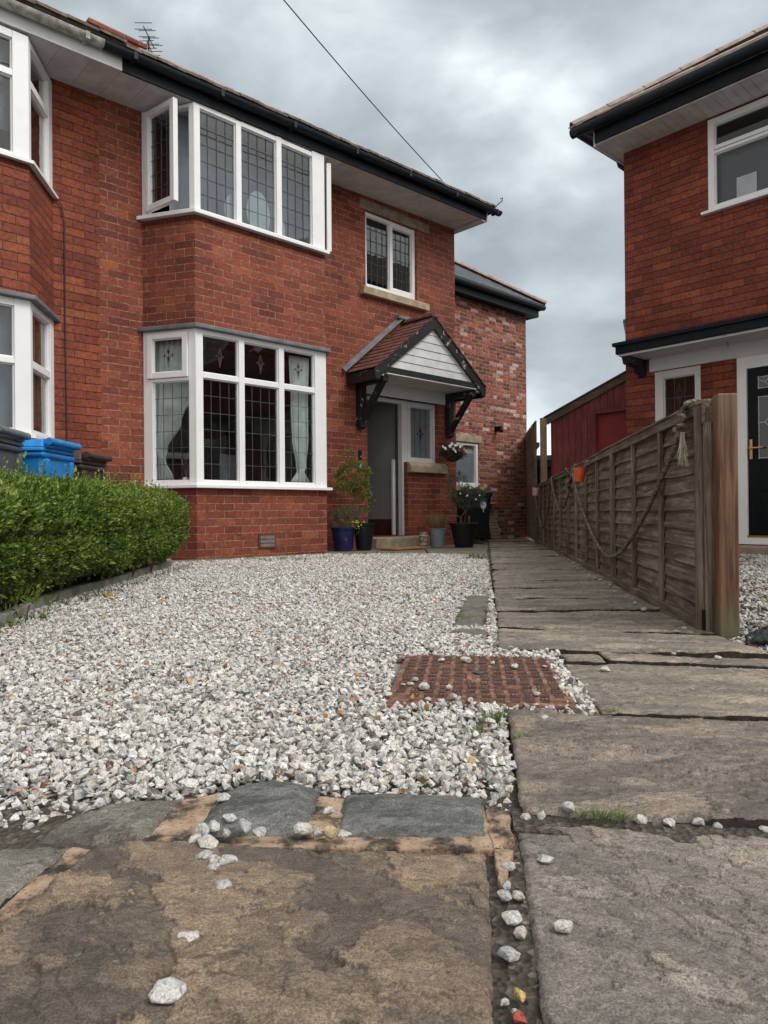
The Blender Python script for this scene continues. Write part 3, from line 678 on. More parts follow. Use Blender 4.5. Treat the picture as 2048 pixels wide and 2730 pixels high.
def riven(name, corners, mat, res, z=0.0, seed=0, ang=20, stretch=2.0, freq=3.0, th=(.0022, .0018, .0014), thr=(.10, .02, .16), edge=.004, chamf=.008, dome=0.0, bulge=0.0, tilt=0.0, und=.0015, label=None, lay=8.0, lt=.0020):
    """a four-cornered riven flag as real relief: thin beds split away with ragged ledges, worn arris, sides darkened for dirt and shade"""
    c = np.array(corners, float); L1 = max(np.linalg.norm(c[1] - c[0]), np.linalg.norm(c[2] - c[3])); L2 = max(np.linalg.norm(c[3] - c[0]), np.linalg.norm(c[2] - c[1]))
    nu, nv = max(8, int(L1 / res)), max(8, int(L2 / res)); u, v = np.meshgrid(np.linspace(0, 1, nu + 1), np.linspace(0, 1, nv + 1), indexing='ij'); u, v = u[..., None], v[..., None]
    P = c[0] * (1 - u) * (1 - v) + c[1] * u * (1 - v) + c[2] * u * v + c[3] * (1 - u) * v; u, v = u[..., 0], v[..., 0]
    x, y = P[..., 0], P[..., 1]; y = y + bulge * np.sin(np.pi * u) * v
    ex = np.minimum(u, 1 - u) * L1; ey = np.minimum(v, 1 - v) * L2; w = np.exp(-np.minimum(ex, ey) / .03)
    x = x + w * fbm(x, y, 14, 5, .6, seed + 50) * edge * 1.1; y = y + w * fbm(x, y, 14, 5, .6, seed + 80) * edge * 1.1
    e = np.minimum(ex, ey) + fbm(x, y, 30, 3, .6, seed + 9) * chamf * .35
    a = R(ang); xr, yr = x * np.cos(a) + y * np.sin(a), (-x * np.sin(a) + y * np.cos(a)) * stretch
    h = np.zeros_like(x); bed = np.zeros_like(x)
    rim_ = np.zeros_like(x)  # band along each ledge, darkened as dirt and painted ledge shadow
    for k, (t, q) in enumerate(zip(th, thr)):
        n = fbm(xr, yr, freq * (1 + .8 * k), 7, .53, seed + 11 * k); m = sstep(q - .004, q + .004, n); h += t * (m - .5); bed += m * (1, .6, .5)[k]
        brk = sstep(-.05, .12, fbm(x, y, 9, 3, .5, seed + 200 + k)); rim_ = np.maximum(rim_, brk * sstep(q - .045, q - .006, n) * (1 - sstep(q - .006, q + .004, n)))
    wx, wy = xr + .05 * fbm(x, y, 5, 3, .5, seed + 500), yr + .09 * fbm(x, y, 5, 3, .5, seed + 600); n0 = fbm(wx, wy, freq * .5, 8, .46, seed + 300) * lay; fr_ = n0 - np.floor(n0); lvl = np.floor(n0); st_ = lvl + sstep(0, .035, fr_); h += lt * np.clip(st_ - st_.mean(), -2.2, 2.2); brk = sstep(-.10, .06, fbm(x, y, 7, 3, .5, seed + 400))
    rim_ = np.maximum(rim_, .9 * brk * (1 - sstep(.0, .075, fr_))); bed += .55 * (np.sin(lvl * 12.9898 + seed) * .5)
    h += und * fbm(x, y, 6, 4, .6, seed + 31) + .00035 * fbm(x, y, 60, 5, .75, seed + 5) + .0004 * fbm(xr, yr * 4, 9, 5, .7, seed + 77)
    cf = np.clip(1 - e / chamf, 0, 1); h = h - chamf * .75 * cf ** 1.6
    if dome: h += dome * (np.clip(np.sin(np.pi * u) * np.sin(np.pi * v) * 2.2, 0, 1) ** .8 * .75 + .25 * np.sin(np.pi * u) * np.sin(np.pi * v))
    gy = np.vectorize(gz)(y); zz = z + h + gy + tilt * (.5 - v) * L2
    V = np.stack([x, y, zz], -1).reshape(-1, 3); TOPS.append(V.copy()); i = np.arange(nu)[:, None] * (nv + 1) + np.arange(nv)[None]; F = np.stack([i, i + nv + 1, i + nv + 2, i + 1], -1).reshape(-1, 4)
    rim = np.concatenate([np.arange(nu + 1) * (nv + 1), nu * (nv + 1) + np.arange(1, nv + 1), (np.arange(nu - 1, -1, -1)) * (nv + 1) + nv, np.arange(nv - 1, 0, -1)])
    k0 = len(V); low = V[rim].copy(); low[:, 2] -= .055; r2 = np.roll(np.arange(len(rim)), -1); S = np.stack([rim, k0 + np.arange(len(rim)), k0 + r2, rim[r2]], 1)
    V = np.concatenate([V, low]); area = (F[0, 1] - F[0, 0]); n_top = len(F); F = np.concatenate([F, S])
    rm = np.concatenate([rim_.reshape(-1), np.zeros(len(rim))])
    bd = np.concatenate([(bed / 2.1).reshape(-1) - .35, np.zeros(len(rim))])
    # keep the winding upward whichever way the corners run
    if ((c[1] - c[0])[0] * (c[3] - c[0])[1] - (c[1] - c[0])[1] * (c[3] - c[0])[0]) < 0: F = F[:, ::-1]
    o = npmesh(name, V, F, mat, None, [('bed', 'float', bd), ('rim', 'float', rm)], smooth=False); o.data.materials.append(M['joint_dirt_shade']); mi = np.zeros(len(F), np.int32); mi[n_top:] = 1; o.data.polygons.foreach_set('material_index', mi)
    sm = np.ones(len(F), bool); sm[n_top:] = False; o.data.polygons.foreach_set('use_smooth', sm)
    return tag(o, label, kind='structure')
M['joint_dirt_shade'] = plain('dirty_shaded_slab_side', (.035, .028, .022), .95, .4, 30, .8, 90)  # slab sides: dirt, with the joint's shadow also put into the colour
# near pair and the run of flags beside the fence
riven('path_slab', [(.098, .30), (1.15, .30), (1.15, .942), (.200, 1.090)], M['flag_grey'], .0021, -.003, 1, -38, 1.9, 4.2, (.0026, .0020, .0014), (.20, .20, .24), lay=8.0, lt=.0026)
slab('path_slab', [(1.16, .30), (1.9, .30), (1.9, .83), (1.16, .94)], M['flag_grey'], -.002, seed=1, amp=.0055)
riven('path_slab', [(.212, 1.114), (1.5, .912), (1.5, 1.485), (.286, 1.681)], M['flag_mid'], .0034, .006, 22, 5, 3.0, 3.2, (.0028, .0024, .0018), (.12, .08, .18), lay=11.0, lt=.0034)
riven('path_slab', [(.508, 1.663), (1.7, 1.48), (1.7, 2.0), (.553, 2.196)], M['flag_path'], .0048, .000, 3, -5, 3.2, 2.6, (.0022, .0018, .0012), (.10, .02, .16), tilt=.002)
riven('path_slab', [(.562, 2.214), (.684, 2.196), (.69, 2.335), (.578, 2.352)], M['flag_path'], .006, .005, 4, 0)
riven('path_slab', [(.692, 2.193), (1.7, 2.015), (1.7, 2.11), (.699, 2.333)], M['flag_path'], .006, .006, 5, 0)
riven('path_slab', [(.384, 2.418), (1.225, 2.270), (1.235, 2.640), (.455, 2.872)], M['flag_path'], .006, .008, 6, -8, 3.2, 2.4, tilt=.02)
ys = [2.890, 3.385, 3.85, 4.46, 4.87, 5.33, 5.83, 6.42, 6.95, 7.5, 8.05, 8.65, 9.3, 10.0, 10.8, 11.6, 12.5, 13.4, 14.2]
for i in range(len(ys) - 1):
    a, c_ = ys[i], ys[i + 1]; g_ = .010; j = .2 if i == 0 else 0; s_ = -.12 * (.5 if i < 2 else .15); s0 = -.12 * (.5 if 0 < i < 3 else .15)
    riven('path_slab', [(xl(a) + .004, a + g_), (xf(a) - .015, a + g_ + s0 * (xf(a) - xl(a)) - j), (xf(c_) - .015, c_ - g_ + s_ * (xf(c_) - xl(c_))), (xl(c_) + .004, c_ - g_)], M['flag_path'], .011 + .0012 * i, .002 + .003 * math.sin(i * 2.1), 10 + i, (i * 37) % 14 - 7, 3.4, 2.3, (.003, .0025, .002), chamf=.012, tilt=.014 + .006 * math.sin(i * 1.7), edge=.006)
# foreground, left of the joint
riven('paving_slab', [(-.52, .30), (.055, .30), (.139, .992), (-.412, 1.018)], M['flag_brown'], .0019, 0.0, 40, -32, 1.35, 3.2, (.0034, .0028, .0018), (.06, .12, .16), edge=.005, chamf=.010, lay=8.0, lt=.0030)
riven('paving_slab', [(-1.7, .30), (-.565, .30), (-.452, 1.022), (-1.5, 1.05)], M['sett_moss'], .005, -.004, 41, 30, 1.5, 3.0, edge=.006)
riven('paving_sett', [(-.284, 1.037), (-.120, 1.040), (-.112, 1.20), (-.281, 1.20)], M['sett_dark'], .0028, -.004, 42, 10, 2.5, 5, (.001, .001, .001), dome=.018, bulge=.05, chamf=.008, edge=.004)
riven('paving_sett', [(-.076, 1.037), (.150, 1.032), (.155, 1.165), (-.068, 1.180)], M['sett_dark'], .0028, -.001, 43, 0, 4, 5, (.001, .001, .001), dome=.008, chamf=.007, edge=.003)
riven('paving_sett', [(-.52, 1.050), (-.345, 1.035), (-.337, 1.195), (-.475, 1.165)], M['sett_moss'], .0032, -.008, 44, 30, 1.5, 6, (.002, .001, .001), dome=.010, chamf=.012, edge=.006)
def mortar(poly, z=-.006, seed=0): slab('mortar_joint', poly, M['mortar'], z, .015, seed, .007, .010, .003)
mortar([(-.36, 1.020), (.165, .998), (.165, 1.022), (.155, 1.16), (-.02, 1.175), (-.09, 1.19), (-.29, 1.215), (-.345, 1.18)], -.006, 201)
mortar([(-.452, 1.024), (-.420, 1.016), (-.445, .80), (-.53, .3), (-.56, .3), (-.474, .80)], -.008, 202)
mortar([(.150, 1.0), (.185, 1.03), (.192, 1.11), (.158, 1.15)], -.004, 203); mortar([(.144, .90), (.158, .935), (.178, 1.0), (.150, 1.01)], -.006, 204)
for q, d in ((SETT[:], 0),):
    for k in range(4):
        f = lambda t, s_: (SETT[0][0] + (SETT[3][0] - SETT[0][0]) * t + s_ * .145, SETT[0][1] + (SETT[3][1] - SETT[0][1]) * t)
        a, c_ = k / 4 + .012, (k + 1) / 4 - .012
        slab('paving_sett', [f(a, .03), f(c_, .02 + .03 * (k == 3)), f(c_, .9), f(a, .95)], M['sett_moss'], -.002, seed=50 + k, amp=.004, dome=.008, chamf=.010)
slab('paving_sett', RSET, M['sett_moss'], .0, seed=56, amp=.003, dome=.008, chamf=.01)
b = MB(); b.prism([(.545, 2.37), (.70, 2.345), (1.2, 2.25), (.39, 2.40)], -.02, -.008); b.prism([(.50, 1.66), (.56, 2.36), (.60, 2.36), (.54, 1.66)], -.03, -.012); tag(b.build('mortar_joint', M['mortar']), kind='structure')
# flags between gravel and the house front
AP = [[(-2.25, 6.98), (-1.42, 7.62), (-1.62, 7.95), (-2.5, 7.35)], [(-1.40, 7.63), (-.72, 8.30), (-.78, 8.86), (-1.60, 7.98)], [(-.70, 8.33), (-.12, 8.345), (-.1, 9.4), (-.76, 8.9)], [(-.10, 8.34), (.52, 8.21), (.55, 9.9), (-.09, 9.5)], [(.54, 8.20), (1.14, 7.84), (1.36, 9.4), (.57, 9.9)]]
for i, P in enumerate(AP): slab('paving_slab', P, M['flag_path'], -.012, seed=60 + i, amp=.01, step=.07, th=.06)
slab('paving_slab', [(-.76, 8.93), (-.09, 9.54), (.55, 9.93), (1.38, 9.45), (1.66, 11.4), (1.3, 12.1), (-.2, 10.7), (-.8, 9.9)], M['flag_path'], -.012, seed=70, amp=.004, step=.1, th=.06)
# kerb edging of the hedge bed
KP = [(-1.30, 1.75), (-1.50, 2.40), (-1.64, 3.08), (-1.775, 3.70), (-1.82, 4.42), (-1.85, 5.14), (-1.95, 6.54), (-2.08, 6.92)]
for i in range(len(KP) - 1):
    a, c_ = Vector(KP[i]), Vector(KP[i + 1]); f = Fr(a, c_)
    o = MB().box(.004, f.len - .004, 0, .05, -.05, .045 + .006 * (i % 2), fr=f).build('kerb', M['concrete'], bevel=.006); tag(o, kind='structure')
b = MB(); q = [(p[0] - .05, p[1]) for p in KP] + [(-5, 6.92), (-5, 1.75)]; b.prism(q, -.04, .02); tag(b.build('planting_bed', M['soil']), kind='structure')

# ================================================================== THE LEFT HOUSE (local frame: x along the front, y into the house)
OX, OY, AZR = -2.0468, 7.7732, math.atan2(.69214, .72176)
def soff(u): return 5.0 + .025 * u
def lw(x, y, z=0):     # local -> world
    c, s = math.cos(AZR), math.sin(AZR); return Vector((OX + x * c - y * s, OY + x * s + y * c, z))
HOUSE = thing('brick_house', 'red brick semi-detached house with open front door and small tiled porch canopy', 'house', (OX, OY, 0), AZR)
NB = thing('brick_house', 'adjoining red brick house at the left edge with white fascia, behind the bins', 'house', (OX, OY, 0), AZR)

def wall(b, fr, s0, s1, z0, z1, holes, y0=0, th=.25):
    S = sorted({s0, s1} | {h[i] for h in holes for i in (0, 1)}); Z = sorted({z0, z1} | {h[i] for h in holes for i in (2, 3)})
    S = [v for v in S if s0 <= v <= s1]; Z = [v for v in Z if z0 <= v <= z1]
    def solid(a, c_): return not any(h[0] <= a <= h[1] and h[2] <= c_ <= h[3] for h in holes)
    def ok(i, j): return 0 <= i < len(S) - 1 and 0 <= j < len(Z) - 1 and solid((S[i] + S[i + 1]) / 2, (Z[j] + Z[j + 1]) / 2)
    for i in range(len(S) - 1):
        for j in range(len(Z) - 1):
            if not ok(i, j): continue
            a, c_, e, f = S[i], S[i + 1], Z[j], Z[j + 1]; p = fr.p
            b.add([p(a, y0, e), p(c_, y0, e), p(c_, y0, f), p(a, y0, f)], [(0, 1, 2, 3)])
            b.add([p(a, y0 + th, e), p(c_, y0 + th, e), p(c_, y0 + th, f), p(a, y0 + th, f)], [(3, 2, 1, 0)])
            for (q, x, k) in (((i - 1, j), a, 0), ((i + 1, j), c_, 1)):
                if not ok(*q): b.add([p(x, y0, e), p(x, y0 + th, e), p(x, y0 + th, f), p(x, y0, f)], [(0, 3, 2, 1) if k else (0, 1, 2, 3)])
            for (q, zz, k) in (((i, j - 1), e, 0), ((i, j + 1), f, 1)):
                if not ok(*q): b.add([p(a, y0, zz), p(c_, y0, zz), p(c_, y0 + th, zz), p(a, y0 + th, zz)], [(0, 1, 2, 3) if k else (0, 3, 2, 1)])
MAIN = Fr((0, .58), (1, .58))
b = MB()
wall(b, MAIN, -.81, 5.05, -.3, 5.16, [(-.30, 2.13, .70, 2.55), (-.30, 2.13, 3.74, 5.2), (3.065, 4.147, 3.775, 4.885), (3.07, 3.90, .12, 2.205), (3.90, 4.62, 1.25, 2.205)])
b.box(4.80, 5.05, .83, 8.0, -.3, 5.16); b.box(-.8, 4.8, 7.75, 8.0, -.3, 5.16)
b.build('wall', M['brick'], HOUSE)
# bay brickwork (lower apron and the panel between the windows)
BF = [(0, 0), (1.83, 0), (2.16, .578), (2.0, .72), (1.74, .16), (.09, .16), (-.18, .72), (-.33, .578)]
def bayring(b, z0, z1, P=BF):
    n = 4; F = P[:4]; I = P[4:]
    b.prism([F[3 - 3], F[1], I[0], I[1]], z0, z1); b.prism([F[1], F[2], I[3 - 4], I[0]] if False else [P[1], P[2], P[3], P[4]], z0, z1); b.prism([P[7], P[0], P[5], P[6]], z0, z1)
b = MB(); bayring(b, -.3, .775); b.build('bay_wall', M['brick'], HOUSE)
b = MB(); b.prism(BF[:3] + [BF[7]], 2.555, 2.60); bayring(b, 2.60, 3.76); b.prism(BF[:3] + [BF[7]], 3.70, 3.755); b.build('bay_wall', M['brick'], HOUSE)
# darker engineering-brick plinth course line and air vent
b = MB(); b.box(.79, 1.035, -.012, .0, .062, .238); vt = b.build('air_vent', plain('red_painted_vent_frame', (.12, .03, .025), .6, .1), HOUSE)
b = MB()
for k in range(3): b.box(.812, 1.013, -.018, -.012, .083 + k * .047, .120 + k * .047)
b.build('vent_grille', plain('grey_vent_grille', (.16, .15, .14), .8, .2, 30, .4), vt)
# lead flashing over the lower bay window
LF = [(-.40, .575), (-.035, -.055), (1.865, -.055), (2.22, .575), (2.16, .578), (1.83, 0), (0, 0), (-.33, .578)]
def strip(b, out, inn, z0, z1):
    for i in range(len(out) - 1): b.prism([out[i], out[i + 1], inn[i + 1], inn[i]], z0, z1)
def offs(d): return [(-.33 - d * 1.12, .578), (-d * .58, -d), (1.83 + d * .58, -d), (2.16 + d * 1.12, .578)]
b = MB(); strip(b, offs(.060), offs(-.02), 2.515, 2.562); b.build('lead_flashing', M['lead'], HOUSE, bevel=.008)
b = MB(); strip(b, offs(.07), offs(-.10), .762, .797); b.build('window_sill', M['upvc'], HOUSE, bevel=.004)
b = MB(); strip(b, offs(.06), offs(-.10), 3.765, 3.806); b.build('window_sill', M['upvc'], HOUSE, bevel=.004)

def came(b, fr, s0, s1, z0, z1, nc, nr, d=.052, w=.0048):
    for i in range(1, nc): s = s0 + (s1 - s0) * i / nc; b.box(s - w / 2, s + w / 2, d, d + .006, z0, z1, fr=fr)
    for j in range(1, nr): z = z0 + (z1 - z0) * j / nr; b.box(s0, s1, d + .0005, d + .0055, z - w / 2, z + w / 2, fr=fr)
def diamond(mbs, fr, s, z, w, h, d=.050):
    """stained motif: red lozenges inside a lead outline"""
    r, g, l = mbs
    def quad(b, cx, cz, a, c_, dd): b.extr([fr.p(cx - a, dd, cz), fr.p(cx, dd, cz - c_), fr.p(cx + a, dd, cz), fr.p(cx, dd, cz + c_)], [fr.m.x * .003, fr.m.y * .003, 0])
    r.cur = 0; quad(r, s, z + h * .17, w * .22, h * .17, d - .001); quad(r, s, z - h * .15, w * .22, h * .15, d - .001)
    g.cur = 1; quad(g, s - w * .85, z, w * .16, h * .10, d - .001); quad(g, s + w * .85, z, w * .16, h * .10, d - .001)
    l.cur = 2
    for sg in (-1, 1):
        for (a, c_) in (((0, h * .48), (w * .5, 0)), ((w * .5, 0), (0, -h * .62)), ((w * .5, 0), (w * .95, h * .06)), ((w * .3, 0), (0, -h * .42))):
            p = fr.p(s + sg * a[0], d, z + a[1]); q = fr.p(s + sg * c_[0], d, z + c_[1]); l.beam(p, q, .0035, .0035, up=(fr.m.x, fr.m.y, 0))
def win(parent, name, fr, posts, rails, panes, mat=None, gm=None, leads=None, motifs=None, d0=.0, d1=.07, label=None, cm=None):
    """one glazed unit: frame mesh, and under it each pane and its leading"""
    f = MB()
    for a in posts: f.box(a[0], a[1], d0, d1, a[2], a[3], fr=fr)
    for a in rails: f.box(a[0], a[1], d0 + .003, d1 - .003, a[2], a[3], fr=fr)
    # inner bead
    for (a, c_, e, g) in panes:
        w = .011
        for q in ((a, a + w, e, g), (c_ - w, c_, e, g), (a + w, c_ - w, e, e + w), (a + w, c_ - w, g - w, g)): f.box(q[0], q[1], d0 + .022, d1 - .008, q[2], q[3], fr=fr)
    F = f.build(name, mat or M['upvc'], parent, bevel=.004)
    if label: F['label'] = label
    for (a, c_, e, g) in panes: MB().box(a, c_, d0 + .045, d0 + .049, e, g, fr=fr).build('pane', gm or M['glass'], F)
    if leads:
        b = MB()
        for (a, c_, e, g, nc, nr) in leads: came(b, fr, a, c_, e, g, nc, nr, d0 + .034)
        b.build('leading', cm or M['came'], F)
    if motifs:
        for (s, z, w, h) in motifs:
            r = MB(); diamond((r, r, r), fr, s, z, w, h, d0 + .034); r.build('stained_motif', [M['stain_red'], M['stain_green'], cm or M['came']], F)
    return F
FR0 = Fr((0, 0), (1.83, 0)); CL = Fr((-.33, .578), (0, 0)); CR = Fr((1.83, 0), (2.16, .578))
# lower bay
P3 = [(.090, .549), (.624, 1.107), (1.184, 1.655)]
win(HOUSE, 'bay_window', FR0, [(-.005, .090, .797, 2.515), (.549, .624, .797, 2.515), (1.107, 1.184, .797, 2.515), (1.655, 1.835, .797, 2.515)],
    [(a, c_, z0, z1) for a, c_ in P3 for z0, z1 in ((.797, .845), (1.983, 2.043), (2.462, 2.515))],
    [(a, c_, z0, z1) for a, c_ in P3 for z0, z1 in ((.845, 1.983), (2.043, 2.462))],
    leads=[(a, c_, .845, 1.983, 4, 6) for a, c_ in P3], motifs=[((a + c_) / 2, 2.25, .055, .20) for a, c_ in P3], label='wide front light of the ground floor bay')
win(HOUSE, 'bay_window', CL, [(0, .055, .797, 2.515), (.575, .672, .797, 2.515), (.055, .115, .797, 1.95)],
    [(.115, .575, .797, .845), (.055, .575, 1.95, 1.985), (.055, .575, 2.488, 2.515)], [(.115, .575, .845, 1.95)],
    leads=[(.115, .575, .845, 1.95, 4, 6)], label='narrow side light of the ground floor bay beside the hedge')
win(HOUSE, 'opener_sash', CL, [(.060, .125, 1.988, 2.486), (.505, .570, 1.988, 2.486)], [(.125, .505, 1.988, 2.052), (.125, .505, 2.425, 2.486)], [(.125, .505, 2.052, 2.425)],
    motifs=[(.315, 2.24, .06, .22)], d0=-.022, d1=.04)
win(HOUSE, 'bay_window', CR, [(0, .085, .797, 2.515), (.585, .667, .797, 2.515)], [(.085, .585, .797, .845), (.085, .585, 1.983, 2.043), (.085, .585, 2.462, 2.515)],
    [(.085, .585, .845, 1.983), (.085, .585, 2.043, 2.462)])
# upper bay
P3 = [(.075, .535), (.606, 1.097), (1.172, 1.641)]
win(HOUSE, 'bay_window', FR0, [(-.005, .075, 3.806, 5.0), (.535, .606, 3.806, 5.0), (1.097, 1.172, 3.806, 5.02), (1.641, 1.835, 3.806, 5.03)],
    [(a, c_, z0, z1) for a, c_ in P3 for z0, z1 in ((3.806, 3.84), (4.955, 5.01))], [(a, c_, 3.84, 4.955) for a, c_ in P3], gm=M['glass_up'],
    leads=[(a, c_, 3.84, 4.955, 4, 6) for a, c_ in P3], label='wide front light of the upstairs bay')
win(HOUSE, 'bay_window', CL, [(0, .075, 3.806, 4.99), (.60, .672, 3.806, 4.99)], [(.075, .60, 3.806, 3.84), (.075, .60, 4.95, 4.99)], [])
win(HOUSE, 'bay_window', CR, [(0, .075, 3.806, 5.04), (.60, .672, 3.806, 5.04)], [(.075, .60, 3.806, 3.84), (.075, .60, 4.96, 5.04)], [])
# open casements, hinged at the wall side
SA = math.atan2(-.578, .33) - R(20)
h0 = CL.p(.075, -.02, 0); FS = Fr((h0.x, h0.y), ang=SA)
win(HOUSE, 'casement_sash', FS, [(0, .065, 3.842, 4.945), (.455, .52, 3.842, 4.945)], [(.065, .455, 3.842, 3.905), (.065, .455, 4.882, 4.945)], [(.065, .455, 3.905, 4.882)], gm=M['glass_up'],
    leads=[(.065, .455, 3.905, 4.882, 4, 6)], d0=-.03, d1=.03, label='left casement of the upstairs bay standing open')
h1 = CR.p(.59, -.02, 0); FS2 = Fr((h1.x - math.cos(math.atan2(-.578, -.33) + R(12)) * 0, h1.y), ang=math.atan2(-.578, -.33) + R(6))
win(HOUSE, 'casement_sash', FS2, [(0, .065, 3.842, 4.98), (.455, .52, 3.842, 4.98)], [(.065, .455, 3.842, 3.905), (.065, .455, 4.915, 4.98)], [(.065, .455, 3.905, 4.915)], gm=M['glass_up'],
    leads=[(.065, .455, 3.905, 4.915, 4, 6)], d0=-.03, d1=.03, label='right casement of the upstairs bay ajar, seen on edge')
# window over the porch: flat stone lintel and sill
FM = Fr((0, .62), (1, .62))
win(HOUSE, 'window', FM, [(3.07, 3.125, 3.78, 4.88), (3.60, 3.66, 3.78, 4.88), (4.085, 4.145, 3.78, 4.88)], [(3.125, 3.60, 3.78, 3.83), (3.125, 3.60, 4.83, 4.88), (3.66, 4.085, 3.78, 3.88), (3.66, 4.085, 4.80, 4.88)],
    [(3.125, 3.60, 3.83, 4.83), (3.66, 4.085, 3.88, 4.80)], gm=M['glass_up'], leads=[(3.125, 3.60, 3.83, 4.83, 4, 6), (3.66, 4.085, 3.88, 4.80, 4, 6)], label='two-light leaded window above the porch canopy')
bx('stone_lintel', M['sand_dirty'], HOUSE, 2.956, 4.436, .574, .60, 4.887, 5.03)
b = MB(); b.extr([(2.96, .50, 3.635), (2.96, .50, 3.74), (2.96, .60, 3.778), (2.96, .70, 3.778), (2.96, .70, 3.635)], (1.39, 0, 0)); b.build('stone_sill', M['sandstone'], HOUSE, bevel=.008)
# door frame, side light and the stone bits
FD = Fr((0, .68), (1, .68))
win(HOUSE, 'door_frame', FD, [(3.00, 3.06, .12, 2.20), (3.865, 3.93, .12, 2.20), (3.99, 4.06, 1.26, 2.20), (4.57, 4.64, 1.26, 2.20)], [(3.0, 4.64, 2.19, 2.26), (3.06, 3.865, 2.145, 2.192), (4.06, 4.57, 1.26, 1.325), (4.06, 4.57, 2.125, 2.19), (3.93, 3.99, 1.26, 2.19)],
    [(4.06, 4.57, 1.325, 2.125)], mat=M['white_paint'], leads=[(4.06, 4.57, 1.325, 2.125, 4, 1)], motifs=[(4.315, 1.72, .07, .26)], d0=-.02)
bx('door_post', M['white_paint'], HOUSE, 3.93, 3.985, .655, .72, .12, 1.26)
b = MB(); b.extr([(3.90, .50, 1.09), (3.90, .50, 1.20), (3.90, .56, 1.255), (3.90, .70, 1.262), (3.90, .70, 1.09)], (.85, 0, 0)); b.build('stone_sill', M['sandstone'], HOUSE, bevel=.012)
b = MB(); b.prism([(2.98, .30), (4.10, .30), (4.10, .78), (2.98, .78)], -.16, .115); b.build('doorstep', M['sandstone'], HOUSE, bevel=.018)
# hallway and rooms
def room(b, x0, x1, y0, y1, z0, z1, t=.05, front=False):
    b.box(x0 - t, x0, y0, y1, z0, z1); b.box(x1, x1 + t, y0, y1, z0, z1); b.box(x0, x1, y1, y1 + t, z0, z1)
    b.box(x0, x1, y0, y1, z1, z1 + t)
b = MB(); room(b, -.70, 2.62, .84, 4.6, .02, 2.62); room(b, -.70, 2.62, .84, 4.6, 2.74, 5.08); room(b, 2.74, 4.78, .84, 4.6, 2.74, 5.08); b.build('interior_wall', M['plaster'], HOUSE)
b = MB(); b.box(2.68, 2.74, .84, 4.6, .0, 2.62); b.box(4.74, 4.79, .84, 4.6, .0, 2.62); b.box(2.74, 4.74, 2.5, 2.55, .0, 2.62); b.box(3.955, 4.02, .90, 2.5, .06, 2.62); b.box(2.74, 4.74, .84, 2.5, 2.62, 2.67); b.build('hall_wall', M['hall'], HOUSE)
b = MB(); b.box(-.7, 4.75, .84, 4.6, -.02, .02); b.box(2.74, 4.74, .76, 2.5, .02, .118); b.box(-.7, 4.75, .84, 4.6, 2.675, 2.735); b.prism([(-.33, .6), (0, .1), (1.83, .1), (2.16, .6), (2.16, .84), (-.33, .84)], .6, .70); b.build('interior_floor', M['hall_floor'], HOUSE)
dr = bx('door', M['door_white'], HOUSE, 3.80, 3.855, .80, .838, .13, 1.30, bevel=.004)
bx('skirting', M['hall_floor'], HOUSE, 3.94, 3.955, .80, 2.5, .118, .37); bx('door_edge_strip', M['brown_wood'], HOUSE, 3.856, 3.868, .76, .80, .13, 2.14)
bx('net_curtain', M['blind'], HOUSE, 4.05, 4.58, .722, .725, 1.3, 2.15)
bx('net_curtain', M['blind'], HOUSE, -.12, 1.95, .34, .345, 3.80, 4.98); dr['label'] = 'narrow white edge of the front door standing open into the hall'
b = MB(); b.lathe([(.02, 2.46), (.12, 2.44), (.17, 2.41), (.10, 2.36), (.03, 2.34)], (3.62, 1.75), 20); b.lathe([(.01, 2.44), (.01, 2.62)], (3.62, 1.75), 8); b.build('ceiling_light', M['brown_wood'], HOUSE, smooth=True)

# ---- eaves
def eave(parent, u0, u1, mf, mg, gx0=None, gx1=None, ret=True, bead=True):
    z0, z1 = soff(u0), soff(u1)
    b = MB()
    P = lambda u, y, dz: (u, y, soff(u) + dz)
    b.hexa([P(u0, -.02, 0), P(u1, -.02, 0), P(u1, .005, 0), P(u0, .005, 0), P(u0, -.02, .17), P(u1, -.02, .17), P(u1, .005, .17), P(u0, .005, .17)])
    f = b.build('fascia', mf, parent)
    g0, g1 = gx0 if gx0 is not None else u0, gx1 if gx1 is not None else u1
    b = MB(); n = 12; k = 0
    pr = [(-.02 - .06 + .062 * math.cos(a), .0 + .060 * math.sin(a)) for a in [math.pi + i * math.pi / n for i in range(n + 1)]]
    pr += [(-.02 - .06 + .052 * math.cos(a), .050 * math.sin(a)) for a in [2 * math.pi - i * math.pi / n for i in range(n + 1)]]
    us = np.linspace(g0, g1, 14)
    pts = [[(u, y, soff(u) + .165 + z) for y, z in pr] for u in us]
    for r in pts: b.v += [Vector(p) for p in r]
    m = len(pr)
    for i in range(len(us) - 1):
        for j in range(m): b.f.append((i * m + j, i * m + (j + 1) % m, (i + 1) * m + (j + 1) % m, (i + 1) * m + j)); b.mi.append(0)
    for u in np.arange(g0 + .3, g1, 1.0): b.box(u - .02, u + .02, -.148, -.018, soff(u) + .10, soff(u) + .170)
    b.f.append(tuple(range(m))); b.f.append(tuple((len(us) - 1) * m + j for j in range(m - 1, -1, -1))); b.mi += [0, 0]
    b.build('gutter', mg, parent, smooth=True)
eave(HOUSE, -.81, 5.14, M['black_paint'], M['gutter'], -1.02, 5.40)
